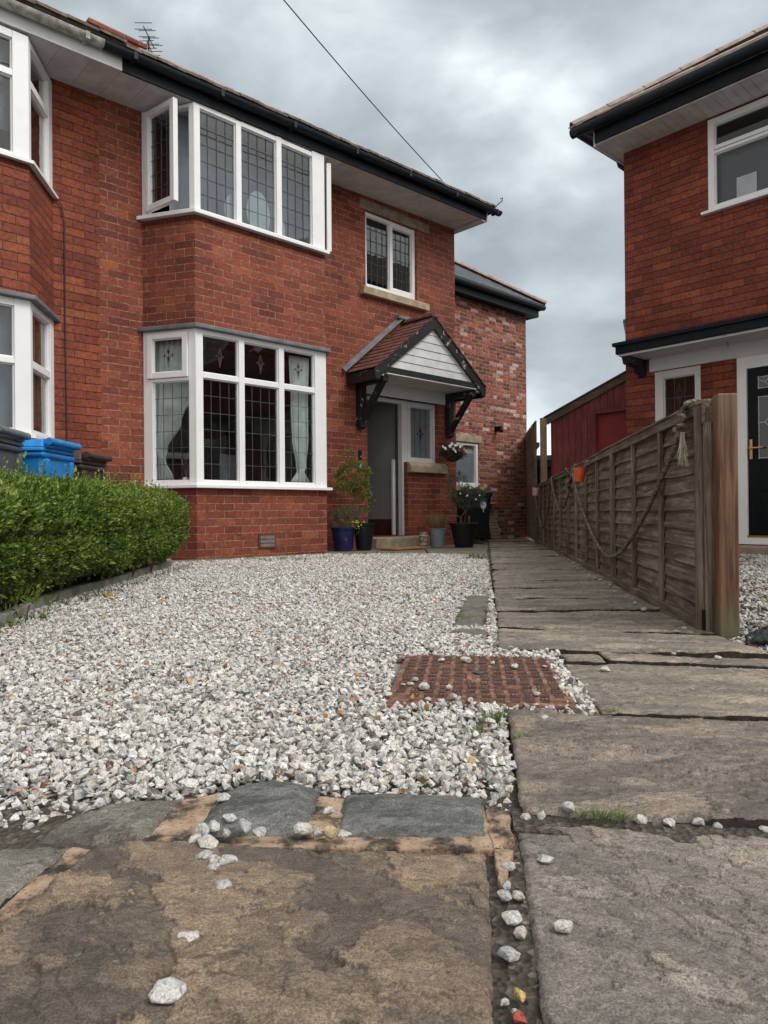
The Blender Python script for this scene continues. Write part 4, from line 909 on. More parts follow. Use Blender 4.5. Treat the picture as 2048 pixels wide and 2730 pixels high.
def soffit(parent, u0, u1, y1=.58):
    b = MB(); P = lambda u, y, dz: (u, y, soff(u) + dz); u = u0
    while u < u1 - .01:
        v = min(u + .30, u1); b.hexa([P(u + .002, .0, .004), P(v - .002, .0, .004), P(v - .002, y1, .004), P(u + .002, y1, .004), P(u + .002, .0, .02), P(v - .002, .0, .02), P(v - .002, y1, .02), P(u + .002, y1, .02)]); u = v
    b.hexa([P(u0, .0, .012), P(u1, .0, .012), P(u1, y1, .012), P(u0, y1, .012), P(u0, .0, .03), P(u1, .0, .03), P(u1, y1, .03), P(u0, y1, .03)])
    b.build('soffit', M['soffit'], parent)
soffit(HOUSE, -.81, 5.14)
b = MB(); b.box(5.05, 5.155, .0, 7.9, 5.10, 5.125); b.build('soffit', M['soffit'], HOUSE)
b = MB(); b.box(5.142, 5.165, -.02, 8.0, 5.105, 5.30); b.build('fascia', M['soffit'], HOUSE)
b = MB(); n = 10
pr = [(5.225 + .06 * math.cos(a), 5.30 + .058 * math.sin(a)) for a in [math.pi + i * math.pi / n for i in range(n + 1)]]
b.extr([(x, -.14, z) for x, z in pr] + [(x + (.012 if x < 5.225 else -.012), -.14, z + .004) for x, z in reversed(pr)], (0, 8.1, 0)); b.build('gutter', M['gutter'], HOUSE)
# roof: hipped, 33.5 degrees
TP = .662
def roofz(y): return 5.24 + TP * (y + .10)
b = MB(); e = 5.27; RY = 4.05
A = (-.81, -.10, soff(-.81) + .22); B_ = (e, -.10, 5.33); Rr = (e - RY - .1, RY, roofz(RY)); Rl = (-.81, RY, roofz(RY)); D = (e, 8.2, 5.33); E_ = (-.81, 8.2, 5.24)
b.add([A, B_, Rr, Rl, D, E_], [(0, 1, 2, 3), (1, 4, 2), (3, 2, 4, 5)]); b.build('roof', M['tile_dark'], HOUSE, solid=.03)
def tilerow(parent, u0, u1, mat, lift=.215, w=.165, over=.06, seed=0):
    b = MB(); r = random.Random(seed); u = u0
    while u < u1:
        v = min(u + w * r.uniform(.94, 1.05), u1); d = r.uniform(-.008, .012); z = soff(u) + lift + r.uniform(-.006, .008)
        b.hexa([(u + .002, -.10 - over * .5 + d, z - .014), (v - .002, -.10 - over * .5 + d, z - .014), (v - .002, .45, z + .45 * TP + .0), (u + .002, .45, z + .45 * TP), (u + .002, -.10 - over * .5 + d, z + .014), (v - .002, -.10 - over * .5 + d, z + .014), (v - .002, .45, z + .45 * TP + .03), (u + .002, .45, z + .45 * TP + .03)]); u = v
    return b.build('eaves_tile_row', mat, parent)
tilerow(HOUSE, -.81, 5.26, M['tile_dark'])
def hiptiles(parent, a, c_, n, r=.075, mat=None):
    a = Vector(a); c_ = Vector(c_); b = MB(); d = (c_ - a) / n; dn = d.normalized(); x = dn.cross(Vector((0, 0, 1))).normalized(); y = x.cross(dn)
    for i in range(n):
        k = len(b.v); p0 = a + d * i + dn * .0; p1 = a + d * (i + 1) + dn * .03
        for q, rr in ((p0, r), (p1, r * .88)):
            for R_ in (rr, rr - .014):
                for j in range(9): t = math.pi * j / 8; b.v.append(q + x * math.cos(t) * R_ + y * math.sin(t) * R_ * .9)
        for j in range(8): b.f += [(k + j, k + j + 1, k + 18 + j + 1, k + 18 + j), (k + j, k + 9 + j, k + 9 + j + 1, k + j + 1), (k + 18 + j, k + 18 + j + 1, k + 27 + j + 1, k + 27 + j)]; b.mi += [0] * 3
    return b.build('hip_tile_row', mat or M['tile_pink'], parent, smooth=True)
hiptiles(HOUSE, (5.22, -.05, 5.33), (Rr[0], Rr[1], Rr[2] + .04), 14)
hiptiles(HOUSE, (Rr[0], Rr[1], Rr[2] + .04), (-.81, RY, roofz(RY) + .04), 5)
b = MB(); b.tube([(5.27, -.12, 5.36), (5.30, -.15, 5.40), (5.33, -.19, 5.44), (5.31, -.21, 5.47), (5.28, -.19, 5.45)], .008, 6); b.build('hip_iron', M['wire'], HOUSE)
ch = MB(); ch.box(.42, 1.30, 3.9, 4.5, 7.2, 8.02); ch.box(.39, 1.33, 3.87, 4.53, 8.02, 8.085); CH = ch.build('chimney', M['brick'], HOUSE)
# aerial on the chimney
b = MB(); b.tube([(1.36, 3.9, 7.8), (1.37, 3.9, 8.26)], .014, 6); b.beam((1.16, 3.65, 8.20), (1.56, 4.1, 8.24), .012, .012); b.beam((1.26, 3.75, 8.06), (1.52, 4.05, 8.08), .012, .012)
for t in (0, .33, .66, 1):
    x, y, z = 1.16 + .40 * t, 3.65 + .45 * t, 8.20 + .04 * t; b.beam((x - .10, y + .09, z - .05), (x + .10, y - .09, z - .05), .008, .008); b.beam((x - .10, y + .09, z + .05), (x + .10, y - .09, z + .05), .008, .008); b.beam((x, y, z - .05), (x, y, z + .05), .008, .008)
for t in (0, .5, 1):
    x, y, z = 1.26 + .26 * t, 3.75 + .3 * t, 8.06 + .02 * t; b.beam((x - .08, y + .08, z), (x + .08, y - .08, z), .008, .008); b.beam((x, y, z - .04), (x, y, z + .04), .008, .008)
b.build('tv_aerial', M['wire'], HOUSE)

# ---- porch canopy
cnp = MB(); cx = 3.87
def canopy():
    ap = 3.345; el, er, ze = 2.66, 5.08, 2.425; yf = -.035
    P = {}
    cb = bx('canopy_soffit', M['board_white'], HOUSE, 2.80, 4.94, .02, .58, 2.39, 2.405)
    # stepped tiles on both slopes
    for sg in (-1, 1):
        b = MB(); n = 12; half = cx - el if sg < 0 else er - cx
        for k in range(n):
            t0 = k / n; t1 = (k + 1.35) / n
            def q(t, dz): return (cx + sg * half * (1 - t), ze + (ap - ze) * t + dz)
            a0 = q(t0, .022); a1 = q(min(t1, 1), .002); d = .0
            w = .165; y = yf - .01
            while y < .575:
                y2 = min(y + w, .58)
                v = [(a0[0], y + .002, a0[1]), (a0[0], y2 - .002, a0[1]), (a1[0], y2 - .002, a1[1]), (a1[0], y + .002, a1[1])]
                if sg > 0: v = v[::-1]
                b.add(v + [(p[0], p[1], p[2] + .013) for p in v], [(0, 1, 2, 3)[::-1], (4, 5, 6, 7), (0, 1, 5, 4), (1, 2, 6, 5), (2, 3, 7, 6), (3, 0, 4, 7)]); y = y2
        b.build('canopy_tiles', M['tile_red'], HOUSE)
    b = MB()
    for k in range(2):
        y0, y1 = yf - .015 + k * .31, yf + .29 + k * .305
        b.extr([(cx + .085 * math.cos(t), y0, ap + .0 + .075 * math.sin(t)) for t in [i * math.pi / 8 for i in range(9)]], (0, y1 - y0, 0))
    b.build('canopy_ridge_tile', M['tile_red'], HOUSE)
    # bargeboards
    for sg, x1 in ((-1, el), (1, er)):
        b = MB(); d = Vector((x1 - cx, 0, ze - ap)).normalized(); n = Vector((-d.z * sg, 0, d.x * sg)) * -1
        if n.z > 0: n = -n
        a0 = Vector((cx, -.03, ap + .005)); a1 = Vector((x1 + sg * .0, -.03, ze + .0)); w = .135
        pts = [a0, a1, a1 + Vector((sg * -.02, 0, -.13)), a1 + Vector((-sg * .09, 0, -.135)), a1 + Vector((-sg * .16, 0, -.035)), Vector((cx, -.03, ap - w * 1.3))]
        b.extr(pts if sg < 0 else pts[::-1], (0, .035, 0)); b.build('bargeboard', M['black_timber'], HOUSE, bevel=.004)
    # white gable boards in a triangle behind the bargeboards
    b = MB(); z = 2.49; hh = .118
    sl = (ap - ze) / (cx - el)
    while z < ap - .18:
        z1 = min(z + hh - .006, ap - .16); xa = lambda zz: cx - (ap - .1 - zz) / sl; xb = lambda zz: cx + (ap - .1 - zz) / sl
        b.extr([(xa(z), .012, z), (xb(z), .012, z), (xb(z1), .020, z1), (xa(z1), .020, z1)], (0, .015, 0)); z += hh
    b.build('gable_boarding', M['board_white'], HOUSE)
    b = MB(); b.extr([(cx - 1.1, .032, 2.46), (cx + 1.1, .032, 2.46), (cx, .032, ap - .1)], (0, .01, 0)); b.build('gable_backing', M['beam_dark'], HOUSE)
    bx('tie_beam', M['beam_dark'], HOUSE, 2.86, 4.90, -.018, .03, 2.402, 2.492, bevel=.003)
    bx('drip_strip', M['board_white'], HOUSE, 2.90, 4.84, -.024, .02, 2.388, 2.400)
    bx('canopy_side_board', M['black_timber'], HOUSE, 2.675, 2.71, .0, .575, 2.285, 2.43); bx('canopy_side_board', M['black_timber'], HOUSE, 5.03, 5.06, .0, .575, 2.285, 2.43)
    bx('canopy_soffit', M['white_paint'], HOUSE, 2.71, 2.86, .0, .575, 2.36, 2.375); bx('canopy_soffit', M['white_paint'], HOUSE, 4.88, 5.03, .0, .575, 2.36, 2.375)
    bx('canopy_lintel_board', M['white_paint'], HOUSE, 2.97, 4.76, .555, .70, 2.205, 2.39)
    for x0 in (2.85, 4.765):
        b = MB(); b.extr([(x0, .58, 1.73), (x0, .53, 1.67), (x0, .47, 1.70), (x0, .47, 2.36), (x0, .58, 2.36)], (.11, 0, 0)); b.box(x0 + .005, x0 + .105, .01, .47, 2.29, 2.37)
        b.beam((x0 + .055, .52, 1.76), (x0 + .055, .045, 2.34), .085, .075, up=(0, .6, .6)); b.build('canopy_bracket', M['black_timber'], HOUSE, bevel=.004)
    # lead soaker up the wall
    b = MB(); a = Vector((el - .06, .50, ze + .07)); c_ = Vector((cx - .12, .50, ap + .085)); n = Vector((0, 0, .075))
    b.extr([a - n * .55, c_ - n * .55 , c_ + n * .35 + Vector((0, .075, 0)), a + n * .35 + Vector((0, .075, 0))], (0, .005, 0)); b.box(cx - .2, cx + .14, .50, .578, ap + .06, ap + .10)
    a = Vector((er + .06, .50, ze + .07)); c_ = Vector((cx + .12, .50, ap + .085)); b.extr([c_ - n * .55, a - n * .55, a + n * .35 + Vector((0, .075, 0)), c_ + n * .35 + Vector((0, .075, 0))], (0, .005, 0))
    b.build('lead_flashing', M['lead'], HOUSE)
canopy()
# bell and number
db = bx('doorbell', M['bin_black'], HOUSE, 2.888, 2.945, .555, .579, 1.235, 1.375, bevel=.006)
b = MB(); b.extr([(2.917 + .014 * math.cos(t), .553, 1.28 + .014 * math.sin(t)) for t in [i * math.pi / 6 for i in range(12)]], (0, .003, 0)); b.build('bell_button', M['metal'], db)
pl = bx('house_number', M['slate_num'], HOUSE, 2.870, 2.972, .566, .579, 1.095, 1.20)
b = MB(); b.beam((2.932, .563, 1.115), (2.932, .563, 1.182), .011, .004, up=(0, 1, 0)); b.beam((2.932, .563, 1.182), (2.900, .563, 1.138), .010, .004, up=(0, 1, 0)); b.beam((2.896, .5625, 1.137), (2.945, .5625, 1.137), .010, .004, up=(0, 1, 0)); b.build('digit', M['board_white'], pl)

# ---- extension behind the house corner
EX = thing('brick_extension', 'older mottled reclaimed brick extension behind the corner of the left house', 'house', (OX, OY, 0), AZR)
FE = Fr((0, 1.58), (1, 1.58)); b = MB()
wall(b, FE, 5.05, 8.49, -.3, 4.52, [(6.13, 6.90, .955, 1.80)]); b.box(8.24, 8.49, 1.83, 5.5, -.3, 4.52); b.build('wall', M['brick_old'], EX)
b = MB(); room(b, 5.3, 8.2, 1.84, 4.5, -.05, 2.5); b.box(5.3, 8.2, 1.84, 4.5, -.08, -.05); b.build('interior_wall', M['plaster'], EX)
FE2 = Fr((0, 1.60), (1, 1.60))
win(EX, 'window', FE2, [(6.13, 6.19, .96, 1.80), (6.83, 6.90, .96, 1.80)], [(6.19, 6.83, .96, 1.02), (6.19, 6.83, 1.745, 1.80)], [(6.19, 6.83, 1.02, 1.745)])
bx('roller_blind', M['soffit'], EX, 6.2, 6.82, 1.665, 1.67, 1.55, 1.79); bx('net_curtain', M['blind'], EX, 6.19, 6.83, 1.655, 1.66, .97, 1.6)
bx('stone_lintel', M['sandstone'], EX, 6.03, 6.995, 1.572, 1.60, 1.805, 1.945); bx('stone_sill', M['sandstone'], EX, 6.03, 6.995, 1.53, 1.62, .885, .955)
bx('fascia', M['black_paint'], EX, 5.05, 8.70, 1.40, 1.43, 4.52, 4.70); bx('fascia', M['black_paint'], EX, 8.67, 8.70, 1.43, 5.5, 4.52, 4.70)
bx('soffit', M['black_paint'], EX, 5.05, 8.67, 1.43, 1.58, 4.52, 4.54)
b = MB(); b.tube([(5.05, 1.34, 4.70), (8.80, 1.34, 4.72)], .058, 10); b.tube([(8.76, 1.30, 4.72), (8.76, 5.4, 4.72)], .055, 10); b.build('gutter', M['gutter'], EX, smooth=True)
b = MB(); A = (5.05, 1.30, 4.74); B_ = (8.80, 1.30, 4.74); t = .68; q = 1.7
b.add([A, B_, (8.80 - q, 1.30 + q, 4.74 + q * t), (5.05, 1.30 + q, 4.74 + q * t), (8.80, 5.5, 4.74), (8.8 - q, 5.5, 4.74 + q * t), (5.05, 5.5, 4.74 + q * t)], [(0, 1, 2, 3), (1, 4, 5, 2), (3, 2, 5, 6)]); b.build('roof', M['slate'], EX, solid=.02)
b = MB()
for k in range(10):
    y = 1.30 + k * .15; z = 4.745 + k * .15 * t; b.hexa([(5.05, y, z + .008), (8.8 - k * .15, y, z + .008), (8.8 - k * .15 - .16, y + .17, z + .17 * t), (5.05, y + .17, z + .17 * t), (5.05, y, z + .026), (8.8 - k * .15, y, z + .026), (8.8 - k * .15 - .16, y + .17, z + .17 * t + .01), (5.05, y + .17, z + .17 * t + .01)])
b.build('slate_courses', M['slate'], EX)
hiptiles(EX, (8.80, 1.30, 4.78), (8.80 - q, 1.30 + q, 4.78 + q * t), 5, .09)
b = MB(); b.box(7.40, 7.47, 1.44, 1.58, 2.06, 2.16); b.beam((7.43, 1.55, 2.1), (7.41, 1.40, 2.05), .05, .05); b.build('security_light', M['black_paint'], EX)

# ================================================================== NEIGHBOUR (left edge)
b = MB(); wall(b, MAIN, -6.5, -.81, -.3, 5.16, [(-3.8, -1.31, .70, 2.50), (-3.8, -1.31, 3.70, 5.2)]); b.box(-6.5, -6.25, .83, 8, -.3, 5.1); b.build('wall', M['brick_nb'], NB)
def nofs(d): return [(-1.29 + d * 1.12, .578), (-1.70 + d * .58, -d), (-3.49 - d * .58, -d), (-3.86 - d * 1.12, .578)]
def nring(b, z0, z1): o, i = nofs(0), nofs(-.16); [b.prism([o[k + 1], o[k], i[k], i[k + 1]], z0, z1) for k in range(3)]
b = MB(); nring(b, -.3, 1.20); b.build('bay_wall', M['brick_nb'], NB)
b = MB(); b.prism(nofs(0)[::-1], 2.49, 2.53); nring(b, 2.53, 3.74); b.prism(nofs(0)[::-1], 3.68, 3.738); b.build('bay_wall', M['brick_nb'], NB)
def nstrip(d0, d1, z0, z1): 
    b = MB(); o, i = nofs(d0), nofs(d1); [b.prism([o[k + 1], o[k], i[k], i[k + 1]], z0, z1) for k in range(3)]; return b
nstrip(.06, -.02, 2.47, 2.515).build('lead_flashing', M['lead'], NB, bevel=.008); nstrip(.05, -.1, 3.735, 3.765).build('window_sill', M['upvc'], NB); nstrip(.05, -.1, 1.19, 1.225).build('window_sill', M['upvc'], NB)
NF = Fr((-3.49, 0), (-1.70, 0)); NC = Fr((-1.70, 0), (-1.29, .578))
for z0, zt, z1, gm in ((1.225, 1.90, 2.47, M['glass_up']), (3.765, 4.54, 4.93, M['glass_up'])):
    ps = [(.09, .55), (.63, 1.10), (1.18, 1.655)]
    win(NB, 'bay_window', NF, [(-.005, .09, z0, z1), (.55, .63, z0, z1), (1.10, 1.18, z0, z1), (1.655, 1.795, z0, z1)], [(a, c_, p, q) for a, c_ in ps for p, q in ((z0, z0 + .045), (zt - .03, zt + .03), (z1 - .07, z1))],
        [(a, c_, p, q) for a, c_ in ps for p, q in ((z0 + .045, zt - .03), (zt + .03, z1 - .07))], gm=gm)
    win(NB, 'bay_window', NC, [(0, .07, z0, z1 - .0), (.59, .708, z0, z1)], [(.07, .59, z0, z0 + .05), (.07, .59, zt - .04, zt + .03), (.07, .59, z1 - .06, z1)], [(.07, .59, z0 + .05, zt - .04), (.07, .59, zt + .03, z1 - .06)], gm=M['glass'])
b = MB(); room(b, -6.2, -.9, .84, 4.6, .02, 2.6); room(b, -6.2, -.9, .84, 4.6, 2.74, 5.0); b.box(-6.2, -.9, .84, 4.6, -.02, .02); b.box(-6.2, -.9, .84, 4.6, 2.64, 2.70); b.build('interior_wall', M['plaster'], NB)
bx('window_blind', M['blind'], NB, -3.4, -1.72, .14, .145, 1.24, 2.45); bx('window_blind', M['glass_obs'], NB, -3.4, -1.72, .14, .145, 4.05, 4.92)
eave(NB, -6.5, -.81, M['white_paint'], M['gutter_old'], -6.5, -1.03); soffit(NB, -6.5, -.81)
b = MB(); b.add([(-6.5, -.10, 5.06), (-.81, -.10, 5.2), (-.81, RY, roofz(RY)), (-6.5, RY, roofz(RY)), (-.81, 8.2, 5.24), (-6.5, 8.2, 5.24)], [(0, 1, 2, 3), (3, 2, 4, 5)]); b.build('roof', M['tile_dark'], NB, solid=.03)
tilerow(NB, -6.5, -.81, M['tile_dark'], .24, .30, .09, 4)
b = MB(); b.tube([(-1.27, .56, 3.76), (-1.21, .555, 3.68), (-1.18, .56, 3.5), (-1.18, .565, 2.6), (-1.17, .565, 1.3), (-1.15, .565, .3)], .007, 6); b.build('cable', M['wire'], NB)

# ================================================================== RIGHT HOUSE
r_ = (3.976, 8.0)
RX, RYY, RA = 3.971, 8.0, R(-48)
RH = thing('brick_house', 'right-hand red brick house with black front door, flat porch roof and dark fascia', 'house', (RX, RYY, 0), RA)
FRM = Fr((0, 0), (1, 0)); b = MB()
wall(b, FRM, -1.335, 7.0, -.3, 5.05, [(-.27, 1.55, 3.915, 4.99), (-.95, -.39, 1.0, 2.165), (.02, 1.15, .08, 2.18), (2.6, 4.6, .9, 2.2), (2.6, 4.6, 3.9, 5.0)]); b.box(-1.335, -1.08, .25, 8, -.3, 5.05); b.build('wall', M['brick_r'], RH)
win(RH, 'window', FRM, [(-.28, -.21, 3.915, 4.975), (1.47, 1.55, 3.915, 4.975), (.60, .68, 3.915, 4.975)], [(-.21, 1.47, 3.915, 3.975), (-.21, 1.47, 4.565, 4.60), (-.21, 1.47, 4.61, 4.655), (-.21, 1.47, 4.90, 4.975)],
    [(-.21, .60, 3.975, 4.565), (-.21, .60, 4.655, 4.90), (.68, 1.47, 3.975, 4.565), (.68, 1.47, 4.655, 4.90)], gm=M['glass_dim'], d0=-.005)
bx('window_blind', M['glass_teal'], RH, -.2, 1.46, .10, .105, 3.95, 4.60); bx('paper_notice', M['board_white'], RH, .0, .215, .09, .094, 3.96, 4.24)
bx('window_sill', M['upvc'], RH, -.345, 1.6, -.06, .05, 3.885, 3.917, bevel=.004)
win(RH, 'window', FRM, [(-.95, -.85, 1.0, 2.165), (-.46, -.39, 1.0, 2.165)], [(-.85, -.46, 1.0, 1.08), (-.85, -.46, 2.075, 2.165)], [(-.85, -.46, 1.08, 2.075)], mat=M['white_paint'], leads=[(-.85, -.46, 1.08, 2.075, 3, 4)], motifs=[(-.655, 1.87, .07, .24)], cm=M['came'])
win(RH, 'window', FRM, [(2.6, 2.68, .9, 2.2), (3.55, 3.63, .9, 2.2), (4.52, 4.6, .9, 2.2)], [(2.68, 4.52, .9, .96), (2.68, 4.52, 2.12, 2.2)], [(2.68, 3.55, .96, 2.12), (3.63, 4.52, .96, 2.12)])
win(RH, 'window', FRM, [(2.6, 2.68, 3.9, 5.0), (3.55, 3.63, 3.9, 5.0), (4.52, 4.6, 3.9, 5.0)], [(2.68, 4.52, 3.9, 3.96), (2.68, 4.52, 4.92, 5.0)], [(2.68, 3.55, 3.96, 4.92), (3.63, 4.52, 3.96, 4.92)])
b = MB(); room(b, -1.05, 6.9, .26, 4, .0, 2.6); room(b, -1.05, 6.9, .26, 4, 2.7, 5.0); b.box(-1.05, 6.9, .26, 4, -.02, 0); b.box(-1.05, 6.9, .26, 4, 2.62, 2.69); b.build('interior_wall', M['plaster'], RH)
bx('lintel_board', M['white_paint'], RH, -1.01, 1.5, -.02, .0, 2.175, 2.335)
# door
DF = win(RH, 'door_frame', FRM, [(.02, .12, .085, 2.18), (1.06, 1.15, .085, 2.18)], [(.12, 1.06, 2.04, 2.18), (.12, 1.06, .085, .17)], [], d0=-.01)
D = bx('door', M['door_blk'], RH, .125, 1.055, .02, .06, .175, 2.035, bevel=.003)
b = MB()
for x0, x1, z0, z1 in ((.25, .50, .30, .62), (.66, .92, .30, .62), (.25, .50, .68, .95), (.66, .92, .68, .95)): b.box(x0, x1, .012, .02, z0, z1)
b.build('door_panel', M['door_blk'], D, bevel=.008)
def dglass(x0, x1, z0, z1, mot):
    bx('pane', M['glass_obs'] if 0 else M['glass'], D, x0, x1, .010, .018, z0, z1); b = MB()
    for a in mot: b.beam((a[0], .008, a[1]), (a[2], .008, a[3]), .008, .005, up=(0, 1, 0))
    for q in ((x0 + .01, z0, x0 + .01, z1), (x0, z1 - .01, x1, z1 - .01), (x0, z0 + .01, x1, z0 + .01)): b.beam((q[0], .008, q[1]), (q[2], .008, q[3]), .007, .005, up=(0, 1, 0))
    b.build('leading', M['came_b'], D)
for x0 in (.235, .64):
    xm = x0 + .135
    dglass(x0, x0 + .27, 1.03, 1.72, [(xm, 1.72, xm, 1.50), (xm, 1.50, xm + .06, 1.43), (xm, 1.50, xm - .06, 1.43), (xm + .06, 1.43, xm, 1.36), (xm - .06, 1.43, xm, 1.36), (xm, 1.36, xm, 1.03), (x0, 1.43, xm - .06, 1.43), (xm + .06, 1.43, x0 + .27, 1.43)])
    dglass(x0, x0 + .27, 1.80, 1.94, [(xm - .06, 1.87, xm, 1.93), (xm, 1.93, xm + .06, 1.87), (xm + .06, 1.87, xm, 1.81), (xm, 1.81, xm - .06, 1.87), (x0, 1.91, xm - .06, 1.87)])
b = MB(); b.box(.145, .175, .0, .02, 1.03, 1.25); b.box(.14, .30, -.045, -.03, 1.145, 1.16); b.box(.15, .165, -.045, .0, 1.145, 1.16); b.build('handle', M['gold'], D, bevel=.003)
bx('letter_plate', M['gold'], D, .45, .70, .012, .02, .985, 1.01); bx('door_threshold', M['gold'], RH, .12, 1.06, -.012, .01, .165, .185)
bx('doorstep', M['sand_dirty'], RH, -.1, 1.3, -.32, .0, -.2, .075, bevel=.01)
# porch roof
bx('porch_fascia', M['black_paint'], RH, -1.21, 3.0, -.47, -.44, 2.36, 2.47, bevel=.008)
b = MB(); b.box(-1.235, 3.02, -.50, -.44, 2.455, 2.495); b.box(-1.235, -1.19, -.44, .0, 2.455, 2.495); b.build('porch_drip_edge', M['black_paint'], RH)
bx('porch_fascia', M['black_paint'], RH, -1.21, -1.18, -.44, .0, 2.36, 2.455)
bx('porch_roof', M['lead'], RH, -1.18, 2.98, -.44, .0, 2.44, 2.49); bx('porch_soffit', M['white_paint'], RH, -1.18, 2.98, -.44, .0, 2.335, 2.36)
b = MB(); b.extr([(-1.17, -.40, 2.335), (-1.17, -.36, 2.25), (-1.17, -.12, 2.235), (-1.17, -.03, 2.13), (-1.17, .0, 2.13), (-1.17, .0, 2.335)], (.11, 0, 0)); b.build('porch_bracket', M['black_timber'], RH, bevel=.006)
b = MB(); b.tube([(.0, -.2, 2.335), (.0, -.2, 2.30), (.012, -.2, 2.285), (.0, -.2, 2.27)], .004, 6); b.build('hook', M['wire'], RH)
# eaves
bx('fascia', M['black_paint'], RH, -1.46, 7.1, -.475, -.45, 5.015, 5.18)
b = MB(); b.tube([(-1.73, -.55, 5.21), (7.1, -.55, 5.24)], .062, 12); b.tube([(-1.66, -.6, 5.21), (-1.66, 7, 5.21)], .058, 10); b.build('gutter', M['gutter'], RH, smooth=True)
u = -1.46; b = MB()
while u < 7: b.box(u + .002, min(u + .10, 7.05) - .002, -.45, .0, 5.0, 5.015); u += .10
b.box(-1.46, 7.05, -.45, .0, 5.012, 5.03); b.box(-1.46, -1.335, .0, 7, 5.0, 5.03); b.build('soffit', M['soffit'], RH)
bx('fascia', M['soffit'], RH, -1.49, -1.462, -.45, 7.0, 4.985, 5.17)
b = MB(); t = .66; q = 3.8; ex, ey, ez = -1.74, -.58, 5.23
b.add([(ex, ey, ez), (7.1, ey, ez), (7.1, ey + q, ez + q * t), (ex + q, ey + q, ez + q * t), (ex, 7.5, ez), (ex + q, 7.5, ez + q * t)], [(0, 1, 2, 3), (4, 0, 3, 5)]); b.build('roof', M['tile_dark'], RH, solid=.03)
hiptiles(RH, (ex + .02, ey + .02, ez + .05), (ex + q, ey + q, ez + q * t + .05), 12, .08)
b = MB(); u = -1.75; r = random.Random(8)
while u < 7:
    z = 5.262 + r.uniform(-.004, .006); b.hexa([(u + .002, -.60, z), (u + .198, -.60, z), (u + .198, -.2, z + .26), (u + .002, -.2, z + .26), (u + .002, -.60, z + .022), (u + .198, -.60, z + .022), (u + .198, -.2, z + .285), (u + .002, -.2, z + .285)]); u += .20
b.build('eaves_tile_row', M['tile_pink'], RH)
b = MB(); b.tube([(-1.60, .3, 5.16), (-1.56, .3, 5.02), (-1.46, .3, 4.92), (-1.385, .3, 4.84), (-1.375, .5, 4.78), (-1.375, .9, 4.6), (-1.375, .9, -.1)], .028, 10); b.build('downpipe', M['gutter'], RH, smooth=True)
b = MB(); b.box(-1.365, -1.33, .0, .3, 2.86, 2.90); b.extr([(-1.335, -.0, 2.70), (-1.37, -.0, 2.88), (-1.335, -.0, 2.88)], (0, .2, 0)); b.build('lead_flashing', M['lead'], RH)

# lean-to store beside the right house
LT = thing('timber_store', 'dark red boarded lean-to store with sloping roof and red door against the right house', 'shed', (RX, RYY, 0), RA)
yl = .15; b = MB(); u = -2.57
zt = lambda u: 1.80 + (u + 2.57) * (.44 / 1.18) - .06
while u < -1.40:
    v = min(u + .098, -1.39)
    if v <= -1.865: b.hexa([(u + .003, yl, -.15), (v - .003, yl, -.15), (v - .003, yl + .02, -.15), (u + .003, yl + .02, -.15), (u + .003, yl, zt(u)), (v - .003, yl, zt(v)), (v - .003, yl + .02, zt(v)), (u + .003, yl + .02, zt(u))])
    else: b.hexa([(u + .003, yl, 1.80), (v - .003, yl, 1.80), (v - .003, yl + .02, 1.80), (u + .003, yl + .02, 1.80), (u + .003, yl, zt(u)), (v - .003, yl, zt(v)), (v - .003, yl + .02, zt(v)), (u + .003, yl + .02, zt(u))])
    u = v
b.box(-2.57, -2.54, yl, 3.0, -.15, 1.74); b.box(-2.55, -1.865, yl + .012, yl + .03, -.15, 1.78); b.build('boarding', M['red_wood'], LT)
bx('door', M['red_door'], LT, -1.86, -1.37, yl + .06, yl + .09, -.12, 1.76); b = MB(); b.box(-1.90, -1.86, yl - .01, yl + .06, -.12, 1.80); b.box(-1.86, -1.34, yl - .012, yl + .06, 1.765, 1.81); b.build('door_frame', M['red_wood'], LT)
b = MB(); b.extr([(-2.62, yl - .03, 1.70), (-1.34, yl - .03, 2.17), (-1.34, yl - .03, 2.27), (-2.62, yl - .03, 1.80)], (0, .03, 0)); b.build('bargeboard', M['brown_wood'], LT)
b = MB(); b.extr([(-2.66, yl - .05, 1.795), (-1.34, yl - .05, 2.275), (-1.34, yl - .05, 2.29), (-2.66, yl - .05, 1.81)], (0, 3.2, 0)); b.build('roof', M['slate'], LT)
# small outbuilding further back
GS = thing('garden_shed', 'low dark shed with pale roof edge far back left of the red store', 'shed', (2.75, 12.3, gz(12.3)), R(-8))
bx('wall', M['red_wood'], GS, -.05, 1.0, .1, 1.4, 0, 1.36); bx('roof', M['lead'], GS, -.15, 1.1, 0, 1.5, 1.42, 1.50); bx('fascia', M['leaf_dark'] if 0 else plain('dark_green_fascia', (.02, .045, .04), .6), GS, -.12, 1.05, .02, .05, 1.30, 1.42)

